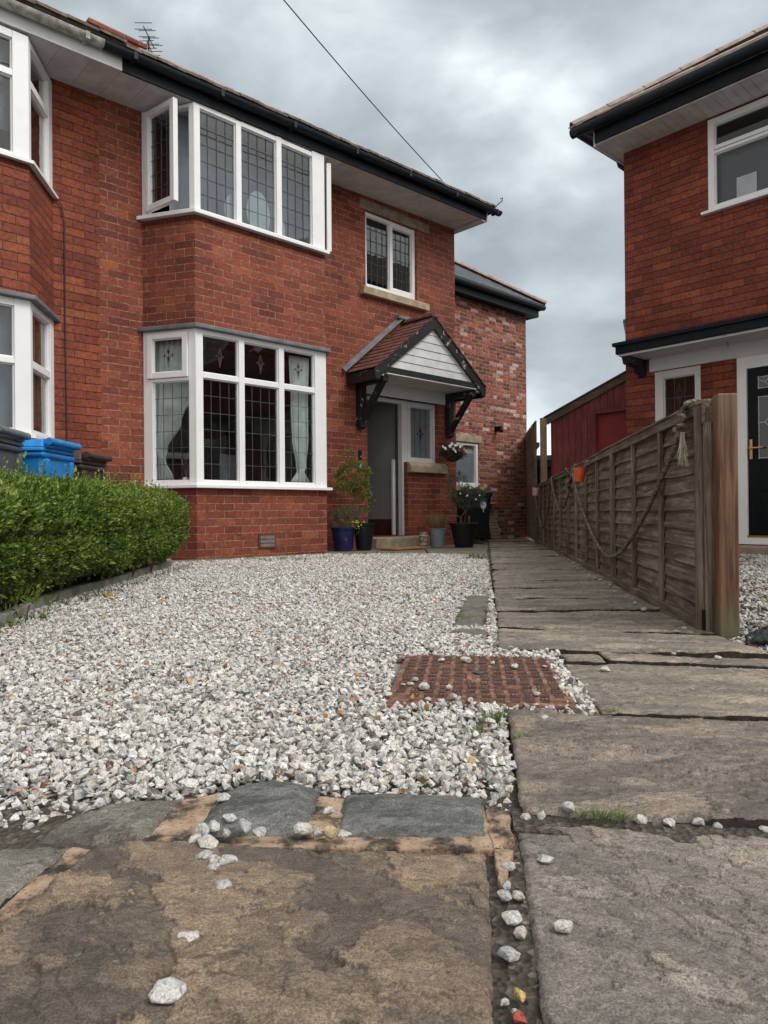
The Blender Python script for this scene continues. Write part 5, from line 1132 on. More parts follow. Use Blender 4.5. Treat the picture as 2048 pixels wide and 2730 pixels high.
# ================================================================== THE FENCE
FX, FY, FA = 1.2457, 2.744, R(81.8)
def fw(x, y, z=0): c, s = math.cos(FA), math.sin(FA); return Vector((FX + x * c - y * s, FY + x * s + y * c, z))
def fgz(x): return gz(FY + x * .99)
FN = thing('garden_fence', 'low weathered brown overlap fence running back from a brown post beside the path', 'fence', (FX, FY, 0), FA)
BOUND = [0, 1.93, 3.84, 5.99, 9.12]
BAT = [[.63, 1.26], [2.59, 3.20], [4.49, 5.31], [6.85, 7.6, 8.35]]
def panel(x0, x1, bats, seed):
    r = random.Random(seed); ztop = .885; zb = fgz((x0 + x1) / 2) + .012
    F = MB(); n = 11; h = (ztop - .03 - zb - .02) / n; L = x1 - x0
    for k in range(n):
        z = zb + .02 + k * h; m = max(4, int(L / .09)); lo = []; 
        for i in range(m + 1):
            x = x0 + .008 + (L - .016) * i / m; w = mnoise.noise((x * 3.1, k * 7.7, seed)) * .011 + mnoise.noise((x * 11, k * 3.3, seed)) * .003; lo.append((x, z - .012 + w, z + h + .006))
        for i in range(m):
            a, c_ = lo[i], lo[i + 1]
            F.hexa([(a[0], .006, a[1]), (a[0], .013, a[1]), (c_[0], .013, c_[1]), (c_[0], .006, c_[1]), (a[0], -.012, a[2]), (a[0], -.006, a[2]), (c_[0], -.006, c_[2]), (c_[0], -.012, c_[2])])
    P = F.build('fence_panel', M['fence'], FN)
    for q in ((x0 + .004, x0 + .038, .010, .034), (x1 - .038, x1 - .004, .010, .034), (x0 + .004, x0 + .038, -.034, -.012)): MB().box(*q, zb - .015, ztop).build('frame_stile', M['fence_v'], P, bevel=.003)
    for q in ((.032, ztop - .045, ztop - .002), (.036, zb - .02, zb + .028)): MB().box(x0 + .038, x1 - .038, .012, *q).build('frame_rail', M['fence'], P, bevel=.003)
    b = MB(); tl = r.uniform(-.006, .006); b.hexa([(x0, -.036, ztop + tl), (x1, -.036, ztop - tl), (x1, .040, ztop - tl - .004), (x0, .040, ztop + tl - .004), (x0, -.036, ztop + tl + .013), (x1, -.036, ztop - tl + .013), (x1, .040, ztop - tl + .008), (x0, .040, ztop + tl + .008)]); b.build('capping_strip', M['fence'], P, bevel=.002)
    for x in bats: MB().box(x - .017, x + .017, .012, .031, zb + .028, ztop - .045).build('batten', M['fence_v'], P, bevel=.003)
for i in range(4): panel(BOUND[i], BOUND[i + 1], BAT[i], i + 1)
b = MB(); b.box(-.088, -.022, -.090, -.018, -.12, .905); o = b.build('post', M['post'], FN, bevel=.006); o['label'] = 'brown square post with weathered top and greenish foot'
b = MB(); b.box(-.026, -.004, -.014, .012, .0, .86); b.build('cover_strip', M['fence_v'], FN, bevel=.002)
b = MB(); b.box(-.022, -.001, -.012, .020, -.01, .085); b.build('post_bracket', M['black_paint'], FN); b = MB(); b.box(-.026, .0, -.05, .018, .80, .895); b.build('fence_cap_end', M['fence'], FN, bevel=.006)
for x in BOUND[1:4]: MB().box(x - .04, x + .04, -.12, -.04, fgz(x) - .1, .87).build('post', M['fence_v'], FN)
# tall section behind
TF = thing('garden_fence', 'tall dark boarded fence section with a pale post at the path end', 'fence', tuple(fw(9.16, 0, fgz(9.16))), FA)
b = MB(); x = 0
while x < 3.7: zt_ = 2.04 + .03 * x + random.uniform(-.012, .012); b.box(x, x + .115, .0 + .012 * (int(x / .12) % 2), .018 + .012 * (int(x / .12) % 2), .02, zt_); x += .12
b.build('fence_panel', M['fence_v'], TF)
b = MB(); b.box(0, 3.7, -.045, 0, .35, .42); b.box(0, 3.7, -.045, 0, 1.6, 1.67); b.box(0, .035, .02, .045, .0, 2.02); b.build('rail', M['fence'], TF)
bx('post', wood('pale_sawn_post', (.20, .135, .08), (.31, .22, .14), (.40, .30, .20), 2), TF, -.06, .04, -.16, -.055, -.1, 2.07, bevel=.004); bx('post', M['fence_v'], TF, 3.7, 3.8, -.08, .03, -.1, 2.2)

# ---- ropes hung along the fence
def crom(P, n=24):
    P = [Vector(p) for p in P]; Q = [P[0] * 2 - P[1]] + P + [P[-1] * 2 - P[-2]]; out = []
    for i in range(1, len(Q) - 2):
        for k in range(n):
            t = k / n; a, b_, c_, d = Q[i - 1:i + 3]
            out.append(.5 * ((2 * b_) + (c_ - a) * t + (2 * a - 5 * b_ + 4 * c_ - d) * t * t + (3 * b_ - a - 3 * c_ + d) * t ** 3))
    return out + [P[-1]]
def rope(name, label, pts, r=.0095, group=None, n=60):
    o = thing(name, label, 'rope', tuple(fw(pts[0][0], pts[0][1], pts[0][2])), 0, group); base = Vector(o.location)
    P = [fw(*p) - base for p in pts]; b = MB(); b.tube(crom(P, n), r, 12, lobes=3, twist=210, amp=.16); b.build('strand', M['rope'], o, smooth=True); return o, base
y_ = .052
R1, base = rope('garden_rope', 'thick rope swag nearest the post, knotted with a frayed tassel', [(.115, .055, .79), (.28, y_, .715), (.507, y_, .603), (.80, y_, .462), (1.181, y_, .317), (1.55, y_, .212), (2.0, y_, .172), (2.5, y_, .26), (3.065, y_, .44), (3.5, y_, .62), (3.83, y_, .84), (3.85, .02, .905)], .0105)
b = MB()
for k, (dx, dz) in enumerate(((.0, .0), (.022, .01))):     # loops up over the capping
    b.tube(crom([fw(.11 + dx, .055, .80) - base, fw(.085 - dx, .062, .83 + dz) - base, fw(.12 + dx * 1.6, .058, .862) - base, fw(.085 + dx, .048, .888) - base, fw(.085 + dx, .040, .9) - base, fw(.085 + dx, .0, .904) - base, fw(.085 + dx, -.042, .88) - base], 20), .0072, 12, lobes=3, twist=260, amp=.16)
b.build('loop', M['rope'], R1, smooth=True)
b = MB(); c0 = fw(.112, .062, .79) - base
def knotp(t): 
    a = 2 * math.pi * t; q = Vector((.021 * (math.sin(a) + .9 * math.sin(2 * a)), .016 * math.sin(3 * a), .017 * (math.cos(a) - .9 * math.cos(2 * a)))); return c0 + Matrix.Rotation(FA, 3, 'Z') @ q
b.tube([knotp(i / 70) for i in range(71)], .0092, 10, lobes=3, twist=230, amp=.14); b.build('knot', M['rope'], R1, smooth=True)
b = MB(); r = random.Random(4)
for k in range(46):
    a = fw(.095 + r.uniform(-.012, .012), .060 + r.uniform(-.008, .008), .782) - base; l = r.uniform(.07, .145); dx = r.uniform(-.075, .02); dy = r.uniform(-.01, .025)
    p1 = fw(.095 + dx * .35 + r.uniform(-.01, .01), .062 + dy * .5, .782 - l * .45) - base; p2 = fw(.095 + dx + r.uniform(-.012, .012), .062 + dy, .782 - l) - base
    b.tube(crom([a, p1, p2], 5), [.0022 - .0014 * i / 10 for i in range(11)], 4)
b.build('frayed_tassel', plain('frayed_rope_fibre', (.40, .36, .29), .95, .2, 30, 0), R1)
R2, base = rope('garden_rope', 'middle rope swag, short and shallow, between orange bucket and the next joint', [(3.86, .02, .905), (3.88, y_, .80), (4.3, y_, .60), (4.95, y_, .485), (5.5, y_, .62), (5.97, y_, .86), (6.0, .01, .905)], .010)
b = MB(); c0 = fw(3.95, .07, .70) - base
for s_ in range(5): b.tube([c0 + Matrix.Rotation(FA, 3, 'Z') @ Vector((.06 * math.sin(i * .5 + s_), .03 * math.cos(i * .7 + s_), .17 - .035 * i * .5 - .02 * s_)) for i in range(10)], .009, 8, lobes=3, twist=230)
b.build('knot', M['rope'], R2, smooth=True)
rope('garden_rope', 'farthest rope swag, hanging low under the pink bucket', [(6.02, .01, .905), (6.05, y_, .84), (6.6, y_, .46), (7.45, y_, .245), (8.2, y_, .42), (9.0, y_, .76), (9.05, .03, .88)], .010)
def bucket(name, label, x, mat, r0, r1, h, ztop, tilt):
    p = fw(x, .062 + r0, ztop - h); o = thing(name, label, 'bucket', tuple(p), FA); o.rotation_euler = (R(tilt), 0, FA)
    b = MB(); b.lathe([(.002, 0), (r1, 0), (r1 + (r0 - r1) * .5, h * .5), (r1 + (r0 - r1) * .52, h * .52), (r0, h), (r0 + .004, h + .003), (r0 - .004, h + .002), (r1 - .003, .006), (.002, .006)], n=28, cap=False); b.build('body', mat, o, smooth=True)
    b = MB(); b.tube([(-r0, 0, h)] + [(-r0 * math.cos(t), -r0 * .6 * math.sin(t), h + r0 * 1.0 * math.sin(t)) for t in [i * math.pi / 12 for i in range(13)]], .0022, 6); b.tube([(0, -r0 * .6, h + r0), (0, -r0 - .03, h + r0 + .03), (0, -r0 - .06, h + r0 + .02)], .0025, 6); b.build('handle', M['metal'], o)
bucket('bucket', 'small orange metal bucket hooked on the fence', 2.90, M['orange'], .052, .038, .108, .812, 7)
bucket('bucket', 'small pink metal bucket hooked on the far part of the low fence', 7.9, M['pink'], .056, .042, .115, .825, 6)

# ================================================================== WHEELIE BINS
def wheelie(label, loc, rz, mb, ml, w=.56, d=.68, h=1.05, extra=False):
    o = thing('wheelie_bin', label, 'bin', loc, rz); zb = h - .13
    b = MB(); a = (w * .39, d * .36); c_ = (w * .47, d * .44)
    b.hexa([(-a[0], -a[1] + .02, .05), (a[0], -a[1] + .02, .05), (a[0], a[1], .05), (-a[0], a[1], .05), (-c_[0], -c_[1], zb), (c_[0], -c_[1], zb), (c_[0], c_[1], zb), (-c_[0], c_[1], zb)])
    b.hexa([(-c_[0] - .015, -c_[1] - .02, zb - .035), (c_[0] + .015, -c_[1] - .02, zb - .035), (c_[0] + .015, c_[1] + .02, zb - .035), (-c_[0] - .015, c_[1] + .02, zb - .035), (-c_[0] - .02, -c_[1] - .025, zb + .01), (c_[0] + .02, -c_[1] - .025, zb + .01), (c_[0] + .02, c_[1] + .025, zb + .01), (-c_[0] - .02, c_[1] + .025, zb + .01)])
    for s_ in (-1, 1): b.hexa([(s_ * w * .34 - .02, c_[1] - .10, .12), (s_ * w * .34 + .02, c_[1] - .10, .12), (s_ * w * .34 + .02, c_[1] - .03, .12), (s_ * w * .34 - .02, c_[1] - .03, .12), (s_ * w * .38 - .025, c_[1] - .02, zb - .04), (s_ * w * .38 + .025, c_[1] - .02, zb - .04), (s_ * w * .38 + .025, c_[1] + .04, zb - .04), (s_ * w * .38 - .025, c_[1] + .04, zb - .04)])
    b.build('body', mb, o, bevel=.018)
    b = MB(); x0, y0, y1 = w / 2 + .012, -d / 2 - .01, d / 2 - .02; z = zb + .014
    b.hexa([(-x0, y0, z), (x0, y0, z), (x0, y1, z), (-x0, y1, z), (-x0 + .008, y0 + .008, z + .03), (x0 - .008, y0 + .008, z + .03), (x0 - .008, y1, z + .03), (-x0 + .008, y1, z + .03)])
    b.hexa([(-x0 + .01, y0 + .012, z + .03), (x0 - .01, y0 + .012, z + .03), (x0 - .01, y1, z + .03), (-x0 + .01, y1, z + .03), (-x0 + .045, y0 + .06, z + .072), (x0 - .045, y0 + .06, z + .072), (x0 - .045, y1 - .02, z + .095), (-x0 + .045, y1 - .02, z + .095)])
    b.box(-.09, .09, y0 - .03, y0, z, z + .02)
    L = b.build('lid', ml, o, bevel=.009)
    b = MB(); b.tube([(-w * .46, y1 + .035, z + .075), (w * .46, y1 + .035, z + .075)], .028, 14); b.box(-w * .40, -w * .30, y1 - .05, y1 + .03, z + .03, z + .095); b.box(w * .30, w * .40, y1 - .05, y1 + .03, z + .03, z + .095); b.build('hinge_handle', ml, L, smooth=False)
    for s_ in (-1, 1):
        b = MB(); b.lathe([(.02, -.025), (.095, -.025), (.10, -.015), (.10, .015), (.095, .025), (.02, .025)], n=24); b.v = [Vector((v.z + s_ * (w * .42), v.x + d * .38, v.y + .10)) for v in b.v]; b.build('wheel', M['rubber'], o, smooth=True)
    return o
wheelie('grey wheelie bin with pale scuffed lid behind the hedge, nearest the camera', (-2.97, 4.98, .0), R(-84), M['bin_grey'], M['bin_lid_grey'], h=1.10)
wheelie('bright blue wheelie bin standing between the grey and brown bins', (-2.90, 5.66, .0), R(-90), M['bin_blue'], M['bin_blue'], h=1.08)
wheelie('brown wheelie bin, lowest and furthest along behind the hedge', (-2.88, 6.30, -.02), R(-92), M['bin_brown'], M['bin_brown'], w=.52, h=1.05)
bb = wheelie('black wheelie bin with a white leaf sticker beside the extension window', (1.625, 12.9, gz(12.9)), R(8), M['bin_black'], M['bin_black'], h=.97, w=.53)
b = MB(); b.extr([(.10 + .055 * math.cos(t), -.300, .66 + .075 * math.sin(t)) for t in [i * math.pi / 8 for i in range(16)]], (0, .004, 0)); b.box(.092, .108, -.300, -.296, .53, .60); b.build('sticker', M['board_white'], bb)
b = MB(); b.tube([(0, 0, 0), (.04, .01, .0)], .01, 6)

# ================================================================== PLANTS AND POTS
def sprigs(C0, D0, ln, per, ls, seed, curl=.35):
    g = np.random.default_rng(seed); n = len(C0); D = D0 / np.linalg.norm(D0, axis=1, keepdims=True); P, Q, T = [], [], []
    for k in range(per):
        t = (k + .5) / per; L = ln * g.uniform(.7, 1.2, n)[:, None]; p = C0 + D * L * t + g.normal(0, .002, (n, 3)); s = g.normal(0, 1, (n, 3)); s -= D * (s * D).sum(1, keepdims=True); s /= np.linalg.norm(s, axis=1, keepdims=True)
        P.append(p); Q.append(D * (.35 + t * .9) + s * (1.05 - t * .6)); T.append(np.full(n, t))
    return np.concatenate(P), np.concatenate(Q), np.concatenate(T)
def hedge():
    g = np.random.default_rng(12); N = 21000
    HG = thing('hedge', 'dense clipped green privet hedge in front of the bins', 'hedge', (-2.1, 4.4, 0))
    y = g.uniform(1.9, 6.45, N); th = g.uniform(-1.0, math.pi * .80, N)
    def cx(y): return -1.93 - .055 * (y - 2.5)
    def hw(y): return (.40 + .02 * np.sin(y * 3.1)) * np.clip((6.50 - y) / .35, .05, 1) ** .5
    def ht(y): return .665 + .006 * (y - 3) 
    nz = np.array([mnoise.noise((a * 2.3, b_ * 1.6, 0)) + .5 * mnoise.noise((a * 6, b_ * 4, 5)) for a, b_ in zip(y, th)])
    rad = 1 + nz * .11
    c, s = np.cos(th), np.sin(th); ex = .62
    X = np.sign(c) * np.abs(c) ** ex * hw(y) * rad * np.where(th < 0, 1 - .42 * np.abs(s) ** 1.1, 1); Z = .36 + np.sign(s) * np.abs(s) ** ex * (ht(y) - .36 - .04) * rad * np.clip((6.75 - y) / .4, .55, 1) ** .35
    dep = g.uniform(0, 1, N) ** 2 * .10
    Dn = np.c_[c, np.zeros(N) + np.clip((y - 6.2) * 2.5, 0, 1.2), s + .45]
    P = np.c_[cx(y) + X - c * dep, y, np.clip(Z - s * dep, .04, 2)]
    D = Dn / np.linalg.norm(Dn, axis=1, keepdims=True) + g.normal(0, .42, (N, 3)) + np.array([0, 0, .25])
    sh = g.uniform(0, 1, N) < .03; ln = np.where(sh, .085, .052)
    A, B_, T = sprigs(P, D, .055, 9, .02, 3)
    A2, B2, T2 = sprigs(P[sh] + D[sh] * .02, D[sh] * .5 + np.array([0, 0, 1]), .11, 9, .02, 4)
    tone = np.concatenate([T, T2 + .15]) * .52 + .22 + g.normal(0, .16, len(T) + len(T2))
    AA = np.concatenate([A, A2]); tone = tone + .30 * fbm(AA[:, 1] * 1.0, AA[:, 2] + AA[:, 0], 5.0, 3, .6, 3)
    o = leaves('foliage', np.concatenate([A, A2]) - [-2.1, 4.4, 0], np.concatenate([B_, B2]),   .0215, M['hedge'], HG, .50, tone, seed=9)
    # woody, shaded interior
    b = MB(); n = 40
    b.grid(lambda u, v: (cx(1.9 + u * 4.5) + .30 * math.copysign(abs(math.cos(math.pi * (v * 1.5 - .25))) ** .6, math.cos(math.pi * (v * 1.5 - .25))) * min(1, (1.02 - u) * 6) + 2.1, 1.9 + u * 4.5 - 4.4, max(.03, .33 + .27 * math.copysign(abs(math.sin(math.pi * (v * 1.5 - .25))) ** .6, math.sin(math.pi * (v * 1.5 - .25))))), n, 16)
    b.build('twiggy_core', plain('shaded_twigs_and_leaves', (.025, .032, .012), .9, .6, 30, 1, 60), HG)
    b = MB(); r = random.Random(3)
    for i in range(26):
        yy = 2.0 + i * .17; x0 = cx(yy) + .1 + r.uniform(-.1, .12); b.tube([(x0 + 2.1, yy - 4.4, .0), (x0 + r.uniform(.02, .1) + 2.1, yy + r.uniform(-.05, .05) - 4.4, .2), (x0 + r.uniform(.0, .2) + 2.1, yy + r.uniform(-.1, .1) - 4.4, .5)], [.010, .008, .005], 6)
    b.build('stem', M['twig'], HG)
hedge()
def pot(name, label, x, y, rt, rb, h, mat, rim=.02, ribs=0):
    z = gz(y) - .006; o = thing(name, label, 'plant pot', (x, y, z))
    pr = [(.001, 0), (rb, 0), (rb + .004, .012)]
    for i in range(1, 14):
        t = i / 14; pr.append((rb + (rt - rb - .008) * t + (ribs * (.5 + .5 * math.cos(i * math.pi)) if ribs else 0), h * t))
    pr += [(rt - .008, h - rim), (rt, h - rim + .004), (rt + .003, h - .004), (rt - .004, h), (rt - .018, h - .006), (rt - .022, h - .04), (.001, h - .04)]
    b = MB(); b.lathe(pr, n=40, cap=False); b.build('body', mat, o, smooth=True)
    b = MB(); b.lathe([(.001, h - .032), (rt - .02, h - .032)], n=20, cap=False); b.build('soil', M['soil'], o); return o
bp = pot('plant_pot', 'dark blue glazed pot left of the doorstep', -.545, 9.45, .168, .118, .31, M['pot_blue'], .03)
b = MB(); b.tube([(.04, -.150, .10), (.045, -.154, .14)], .004, 5)
for a, l in ((.0, .05), (.5, .045), (-.5, .045), (1.0, .03), (-1.0, .03)): b.tube([(.045, -.152, .135), (.045 + l * math.sin(a) * .8, -.156, .14 + l * math.cos(a))], .0055, 5)
b.build('tree_motif', plain('faint_brown_motif', (.10, .06, .06), .4, .1), bp)
pot('plant_pot', 'tall black pot between the blue pot and the open door', -.275, 9.60, .150, .098, .365, M['pot_black'], .035, .003)
pot('plant_pot', 'pale grey-blue ribbed pot with dry stalks right of the doorstep', .785, 10.42, .130, .090, .275, M['pot_grey'], .02, .004)
pot('plant_pot', 'largest black pot, in front of the black wheelie bin', 1.165, 10.38, .212, .133, .352, M['pot_black'], .04, .002)
LA = thing('ceramic_lantern', 'short cream and brown patterned ceramic lantern standing between doormat and grey pot', 'ornament', (.572, 10.34, gz(10.3) - .004))
b = MB(); b.lathe([(.001, 0), (.060, 0), (.066, .01), (.068, .03), (.068, .185), (.064, .20), (.060, .205), (.058, .222), (.045, .226), (.001, .226)], n=30, cap=False); b.build('body', M['owl'], LA, smooth=True)
for z in (.045, .17): MB().lathe([(.070, z), (.072, z + .005), (.070, z + .01)], n=30, cap=False).build('band', M['white_cer'], LA, smooth=True)
dm = bx('doormat', M['mat'], None, -.36, .36, -.20, .20, 0, .018, bevel=.004); p = lw(3.07, -.13, gz(9.7) + .0); dm.location = p; dm.rotation_euler = (0, 0, AZR + R(3)); tag(dm, 'orange-brown coir doormat lying in front of the stone step', 'doormat')

def ball(n, c, rad, seed, shell=.6):
    g = np.random.default_rng(seed); d = g.normal(size=(n, 3)); d /= np.linalg.norm(d, axis=1, keepdims=True); r = g.uniform(shell, 1, (n, 1)) ** .5
    lump = 1 + .25 * np.array([mnoise.noise((v[0] * 2, v[1] * 2, v[2] * 2 + seed)) for v in d])[:, None]
    return np.array(c) + d * r * lump * np.array(rad), d
def plant(name, label, cat, loc, blobs, mat, leaf, stems, per=7, ln=.05, aspect=.42, seed=1, up=.3, tone=.3):
    o = thing(name, label, cat, loc); A, B_, T = [], [], []
    for i, (n, c, rad) in enumerate(blobs):
        P, d = ball(n, c, rad, seed + i); a, b_, t = sprigs(P, d + np.array([0, 0, up]) + np.random.default_rng(seed + i).normal(0, .4, (n, 3)), ln, per, leaf, seed + i); A.append(a); B_.append(b_); T.append(t)
    T = np.concatenate(T); g = np.random.default_rng(seed + 99)
    leaves('foliage', np.concatenate(A), np.concatenate(B_), leaf, mat, o, aspect, tone + T * .35 + g.normal(0, .15, len(T)), seed=seed)
    b = MB()
    for s_ in stems: b.tube(crom([Vector(p) for p in s_[0]], 5), s_[1], 6)
    b.build('stem', M['twig'], o, smooth=True); return o
r = random.Random(21)
q = plant('potted_shrub', 'tall yellow-green shrub with one upright sprig beside the doorbell', 'shrub', (-.40, 9.60, .30),
      [(330, (-.02, .0, .66), (.20, .15, .18)), (70, (.10, 0, .48), (.09, .08, .10)), (36, (-.05, 0, .92), (.045, .045, .09)), (8, (-.22, -.02, .50), (.02, .02, .02)), (30, (.16, .05, .30), (.07, .06, .09))], M['leaf_yellow'], .034,
      [([(.09, 0, 0), (.02, .0, .25), (-.02, 0, .55), (-.05, 0, .85)], .006), ([(.09, .02, 0), (.06, .0, .25), (.08, 0, .5)], .004), ([(.0, 0, .45), (-.1, 0, .6), (-.14, 0, .72)], .004), ([(.10, 0, 0), (.14, .02, .2), (.17, .04, .34)], .004), ([(.01, 0, .4), (-.12, -.01, .44), (-.22, -.02, .50)], .003)], seed=31)
plant('potted_herb', 'grey-green bushy herb growing in the dark blue pot', 'plant', (-.545, 9.45, .28),
      [(260, (.03, 0, .10), (.16, .13, .12)), (90, (.10, .02, .20), (.10, .08, .06))], M['leaf_sage'], .022, [([(0, 0, -.02), (.02, 0, .1), (.08, 0, .2)], .005), ([(-.08, 0, -.02), (-.16, -.04, .06), (-.19, -.04, .16), (-.17, -.04, .22)], .004)], seed=41)
o = plant('potted_flowers', 'small trailing flowers with pale yellow blooms at the rim of the tall black pot', 'plant', (-.36, 9.48, .27),
      [(60, (0, 0, .03), (.09, .07, .07))], M['leaf_yellow'], .018, [([(.05, .08, .0), (.02, .04, .05), (0, 0, .03)], .003)], seed=51)
b = MB()
for k in range(14): p = Vector((r.uniform(-.09, .09), -.05 + r.uniform(-.03, .03), r.uniform(-.02, .1))); b.lathe([(.001, 0), (.009, .002), (.012, .005)], n=6, cap=False); b.v[-18:] = [Vector((v.x, v.z - .005, v.y)) + p for v in b.v[-18:]]
b.build('bloom', M['petal_yellow'], o)
def stalks(name, label, loc, n, h, spread, mat, wdt=.004, seed=1, cat='plant'):
    o = thing(name, label, cat, loc); g = np.random.default_rng(seed); a = g.uniform(0, 2 * np.pi, n); rr = g.uniform(0, 1, n) ** .5
    P = np.c_[np.cos(a) * rr * spread * .55, np.sin(a) * rr * spread * .55, np.zeros(n)]; D = np.c_[np.cos(a) * rr * .55, np.sin(a) * rr * .55, np.ones(n)] + g.normal(0, .15, (n, 3))
    leaves('stalk', P, D, h, mat, o, wdt / h * 2, seed=seed); return o
o = stalks('dry_grass_plant', 'tuft of dry straw-coloured stalks in the grey-blue pot', (.785, 10.42, .20), 260, .24, .12, M['leaf_dry'], .0035, 5)
g = np.random.default_rng(6); P, d = ball(70, (0, 0, .17), (.14, .13, .06), 61); A, B_, T = sprigs(P, d + [0, 0, .5], .05, 5, .02, 61); leaves('seed_head', A, B_, .018, M['leaf_dry'], o, .3, seed=62)
o = plant('olive_shrub', 'straggly olive-green shrub with white and blue flecks in the largest black pot', 'shrub', (1.165, 10.38, .29),
      [(230, (-.08, .05, .54), (.14, .12, .21)), (260, (.07, .05, .40), (.24, .15, .12)), (80, (.2, .05, .44), (.08, .08, .06)), (30, (-.15, .0, .30), (.06, .06, .12))], M['leaf_olive'], .034,
      [([(0, 0, -.03), (-.04, 0, .1), (.02, 0, .2), (-.08, 0, .3), (-.1, 0, .5)], .008), ([(0, 0, -.03), (.04, 0, .2), (.1, 0, .38)], .006), ([(.06, -.08, -.03), (.07, -.08, .13)], .014), ([(-.1, -.05, -.03), (-.05, -.05, .08), (-.10, -.05, .14), (-.13, -.05, .24)], .007)], aspect=.22, seed=71)
b = MB()
for k in range(9): c_ = Vector((r.uniform(-.1, .22), -.12, r.uniform(.3, .62))); b.box(c_.x - .010, c_.x + .010, c_.y - .002, c_.y + .002, c_.z - .010, c_.z + .010)
b.build('bloom', M['petal_white'], o, bevel=.004)
# hanging basket
HB = lw(4.66, .32, 1.27); o = thing('hanging_basket', 'dark woven hanging basket on chains under the right canopy bracket', 'basket', tuple(HB), AZR)
b = MB(); b.lathe([(.001, 0), (.05, .006), (.10, .035), (.14, .085), (.158, .14), (.160, .155), (.150, .152), (.13, .10), (.001, .09)], n=28, cap=False); b.build('bowl', M['basket'], o, smooth=True)
b = MB(); hk = Vector((.12, .06, .46))
for t in (0, 2.1, 4.2): b.tube([(.15 * math.cos(t), .15 * math.sin(t), .15), hk * .98], .002, 5)
b.build('chain', M['wire'], o)
fl = plant('basket_flowers', 'white pansies and one orange bloom over dark leaves in the hanging basket', 'flowers', tuple(HB + Vector((0, 0, .14))), [(190, (0, 0, .03), (.17, .16, .08)), (60, (0, -.02, -.04), (.17, .15, .05))], M['leaf_dark'], .030, [([(0, 0, -.03), (0, 0, .04)], .006)], seed=81)
def blooms(parent, pts, mat, name='bloom', rr=.026):
    for k, p in enumerate(pts):
        b = MB(); q = random.Random(k)
        for j in range(5):
            a = j * 2 * math.pi / 5 + q.uniform(-.2, .2); c_ = Vector((math.cos(a), 0, math.sin(a))) * rr * .55
            b.extr([c_ + Vector((math.cos(t) * rr * .62, -.004 * j, math.sin(t) * rr * .62)) for t in [i * math.pi / 4 for i in range(8)]], (0, .002, 0))
        o_ = b.build(name, mat, parent); o_.location = p; o_.rotation_euler = (R(q.uniform(-30, 20)), 0, R(q.uniform(-20, 50)))
blooms(fl, [(-.13, -.13, .06), (-.06, -.17, .09), (.0, -.16, .05), (.03, -.17, .10), (.10, -.12, .08), (.13, -.10, .11), (-.02, -.10, .13), (.07, -.05, .13), (-.16, -.06, .09), (.02, -.18, .01)], M['petal_white'])
blooms(fl, [(.165, -.07, .035), (.175, -.04, .055)], M['petal_orange'])

# slatted panel leaning on the extension wall
PS = lw(7.10, 1.34, gz(13.4)); o = thing('slatted_panel', 'pale narrow slatted wooden panel leaning against the extension wall', 'panel', tuple(PS), AZR); o.rotation_euler = (R(-13), 0, AZR)
b = MB()
for k in range(10): b.box(-.15 + k * .004, .15 - k * .004, -.012, .0, .02 + k * .066, .02 + k * .066 + .052)
b.build('slat', M['pallet'], o)
b = MB()
for x in (-.10, .08): b.box(x, x + .03, .0, .02, .0, .68)
b.build('batten', M['brown_wood'], o)
b = MB(); b.lathe([(.001, 0), (.10, .0), (.13, .03), (.125, .032), (.095, .008), (.001, .008)], n=24, cap=False); s_ = b.build('plant_saucer', plain('terracotta', (.42, .15, .08), .8, .1), smooth=True); s_.location = tuple(lw(7.06, 1.42, gz(13.4) + .675)); s_.rotation_euler = (R(6), R(-4), 0); tag(s_, 'orange terracotta saucer on top of the slatted panel', 'saucer')

# ================================================================== SMALL THINGS BEHIND THE GLASS
def curtain(label, fr, prof, mat, d=.16, folds=7, name='curtain', group=None):
    """prof: list of (z, s0, s1) down the drop"""
    b = MB(); nu, nv = 60, len(prof) * 6
    def f(u, v):
        t = v * (len(prof) - 1); i = min(int(t), len(prof) - 2); k = t - i; k = k * k * (3 - 2 * k); z = prof[i][0] + (prof[i + 1][0] - prof[i][0]) * (t - i); s0 = prof[i][1] + (prof[i + 1][1] - prof[i][1]) * k; s1 = prof[i][2] + (prof[i + 1][2] - prof[i][2]) * k
        return fr.p(s0 + (s1 - s0) * u, d + .022 * math.sin(u * folds * 2 * math.pi), z)
    b.grid(f, nu, nv); o = b.build(name, mat, smooth=True, solid=.003); o.location = (OX, OY, 0); o.rotation_euler = (0, 0, AZR); tag(o, label, 'curtain', group); return o
curtain('pale curtain tied back to the left in the narrow side light of the lower bay', CL, [(2.44, .06, .60), (1.9, .06, .56), (1.5, .06, .38), (1.22, .06, .20), (1.10, .08, .17), (.86, .04, .28)], M['curtain'])
curtain('pale curtain gathered low at the right end of the lower bay window', FR0, [(2.44, 1.36, 1.66), (1.9, 1.38, 1.64), (1.4, 1.40, 1.64), (1.06, 1.46, 1.60), (1.0, 1.47, 1.57), (.86, 1.38, 1.66)], M['curtain'], .14)
curtain('grey-green net curtain beyond the gathered curtain at the right end of the lower bay', CR, [(2.44, .05, .62), (.84, .05, .62)], M['blind'], .14, 4)
nbc = curtain('brown curtain in the narrow side light of the neighbouring lower bay', NC, [(2.42, .10, .58), (1.28, .10, .58)], M['curtain_br'], .10, 5)
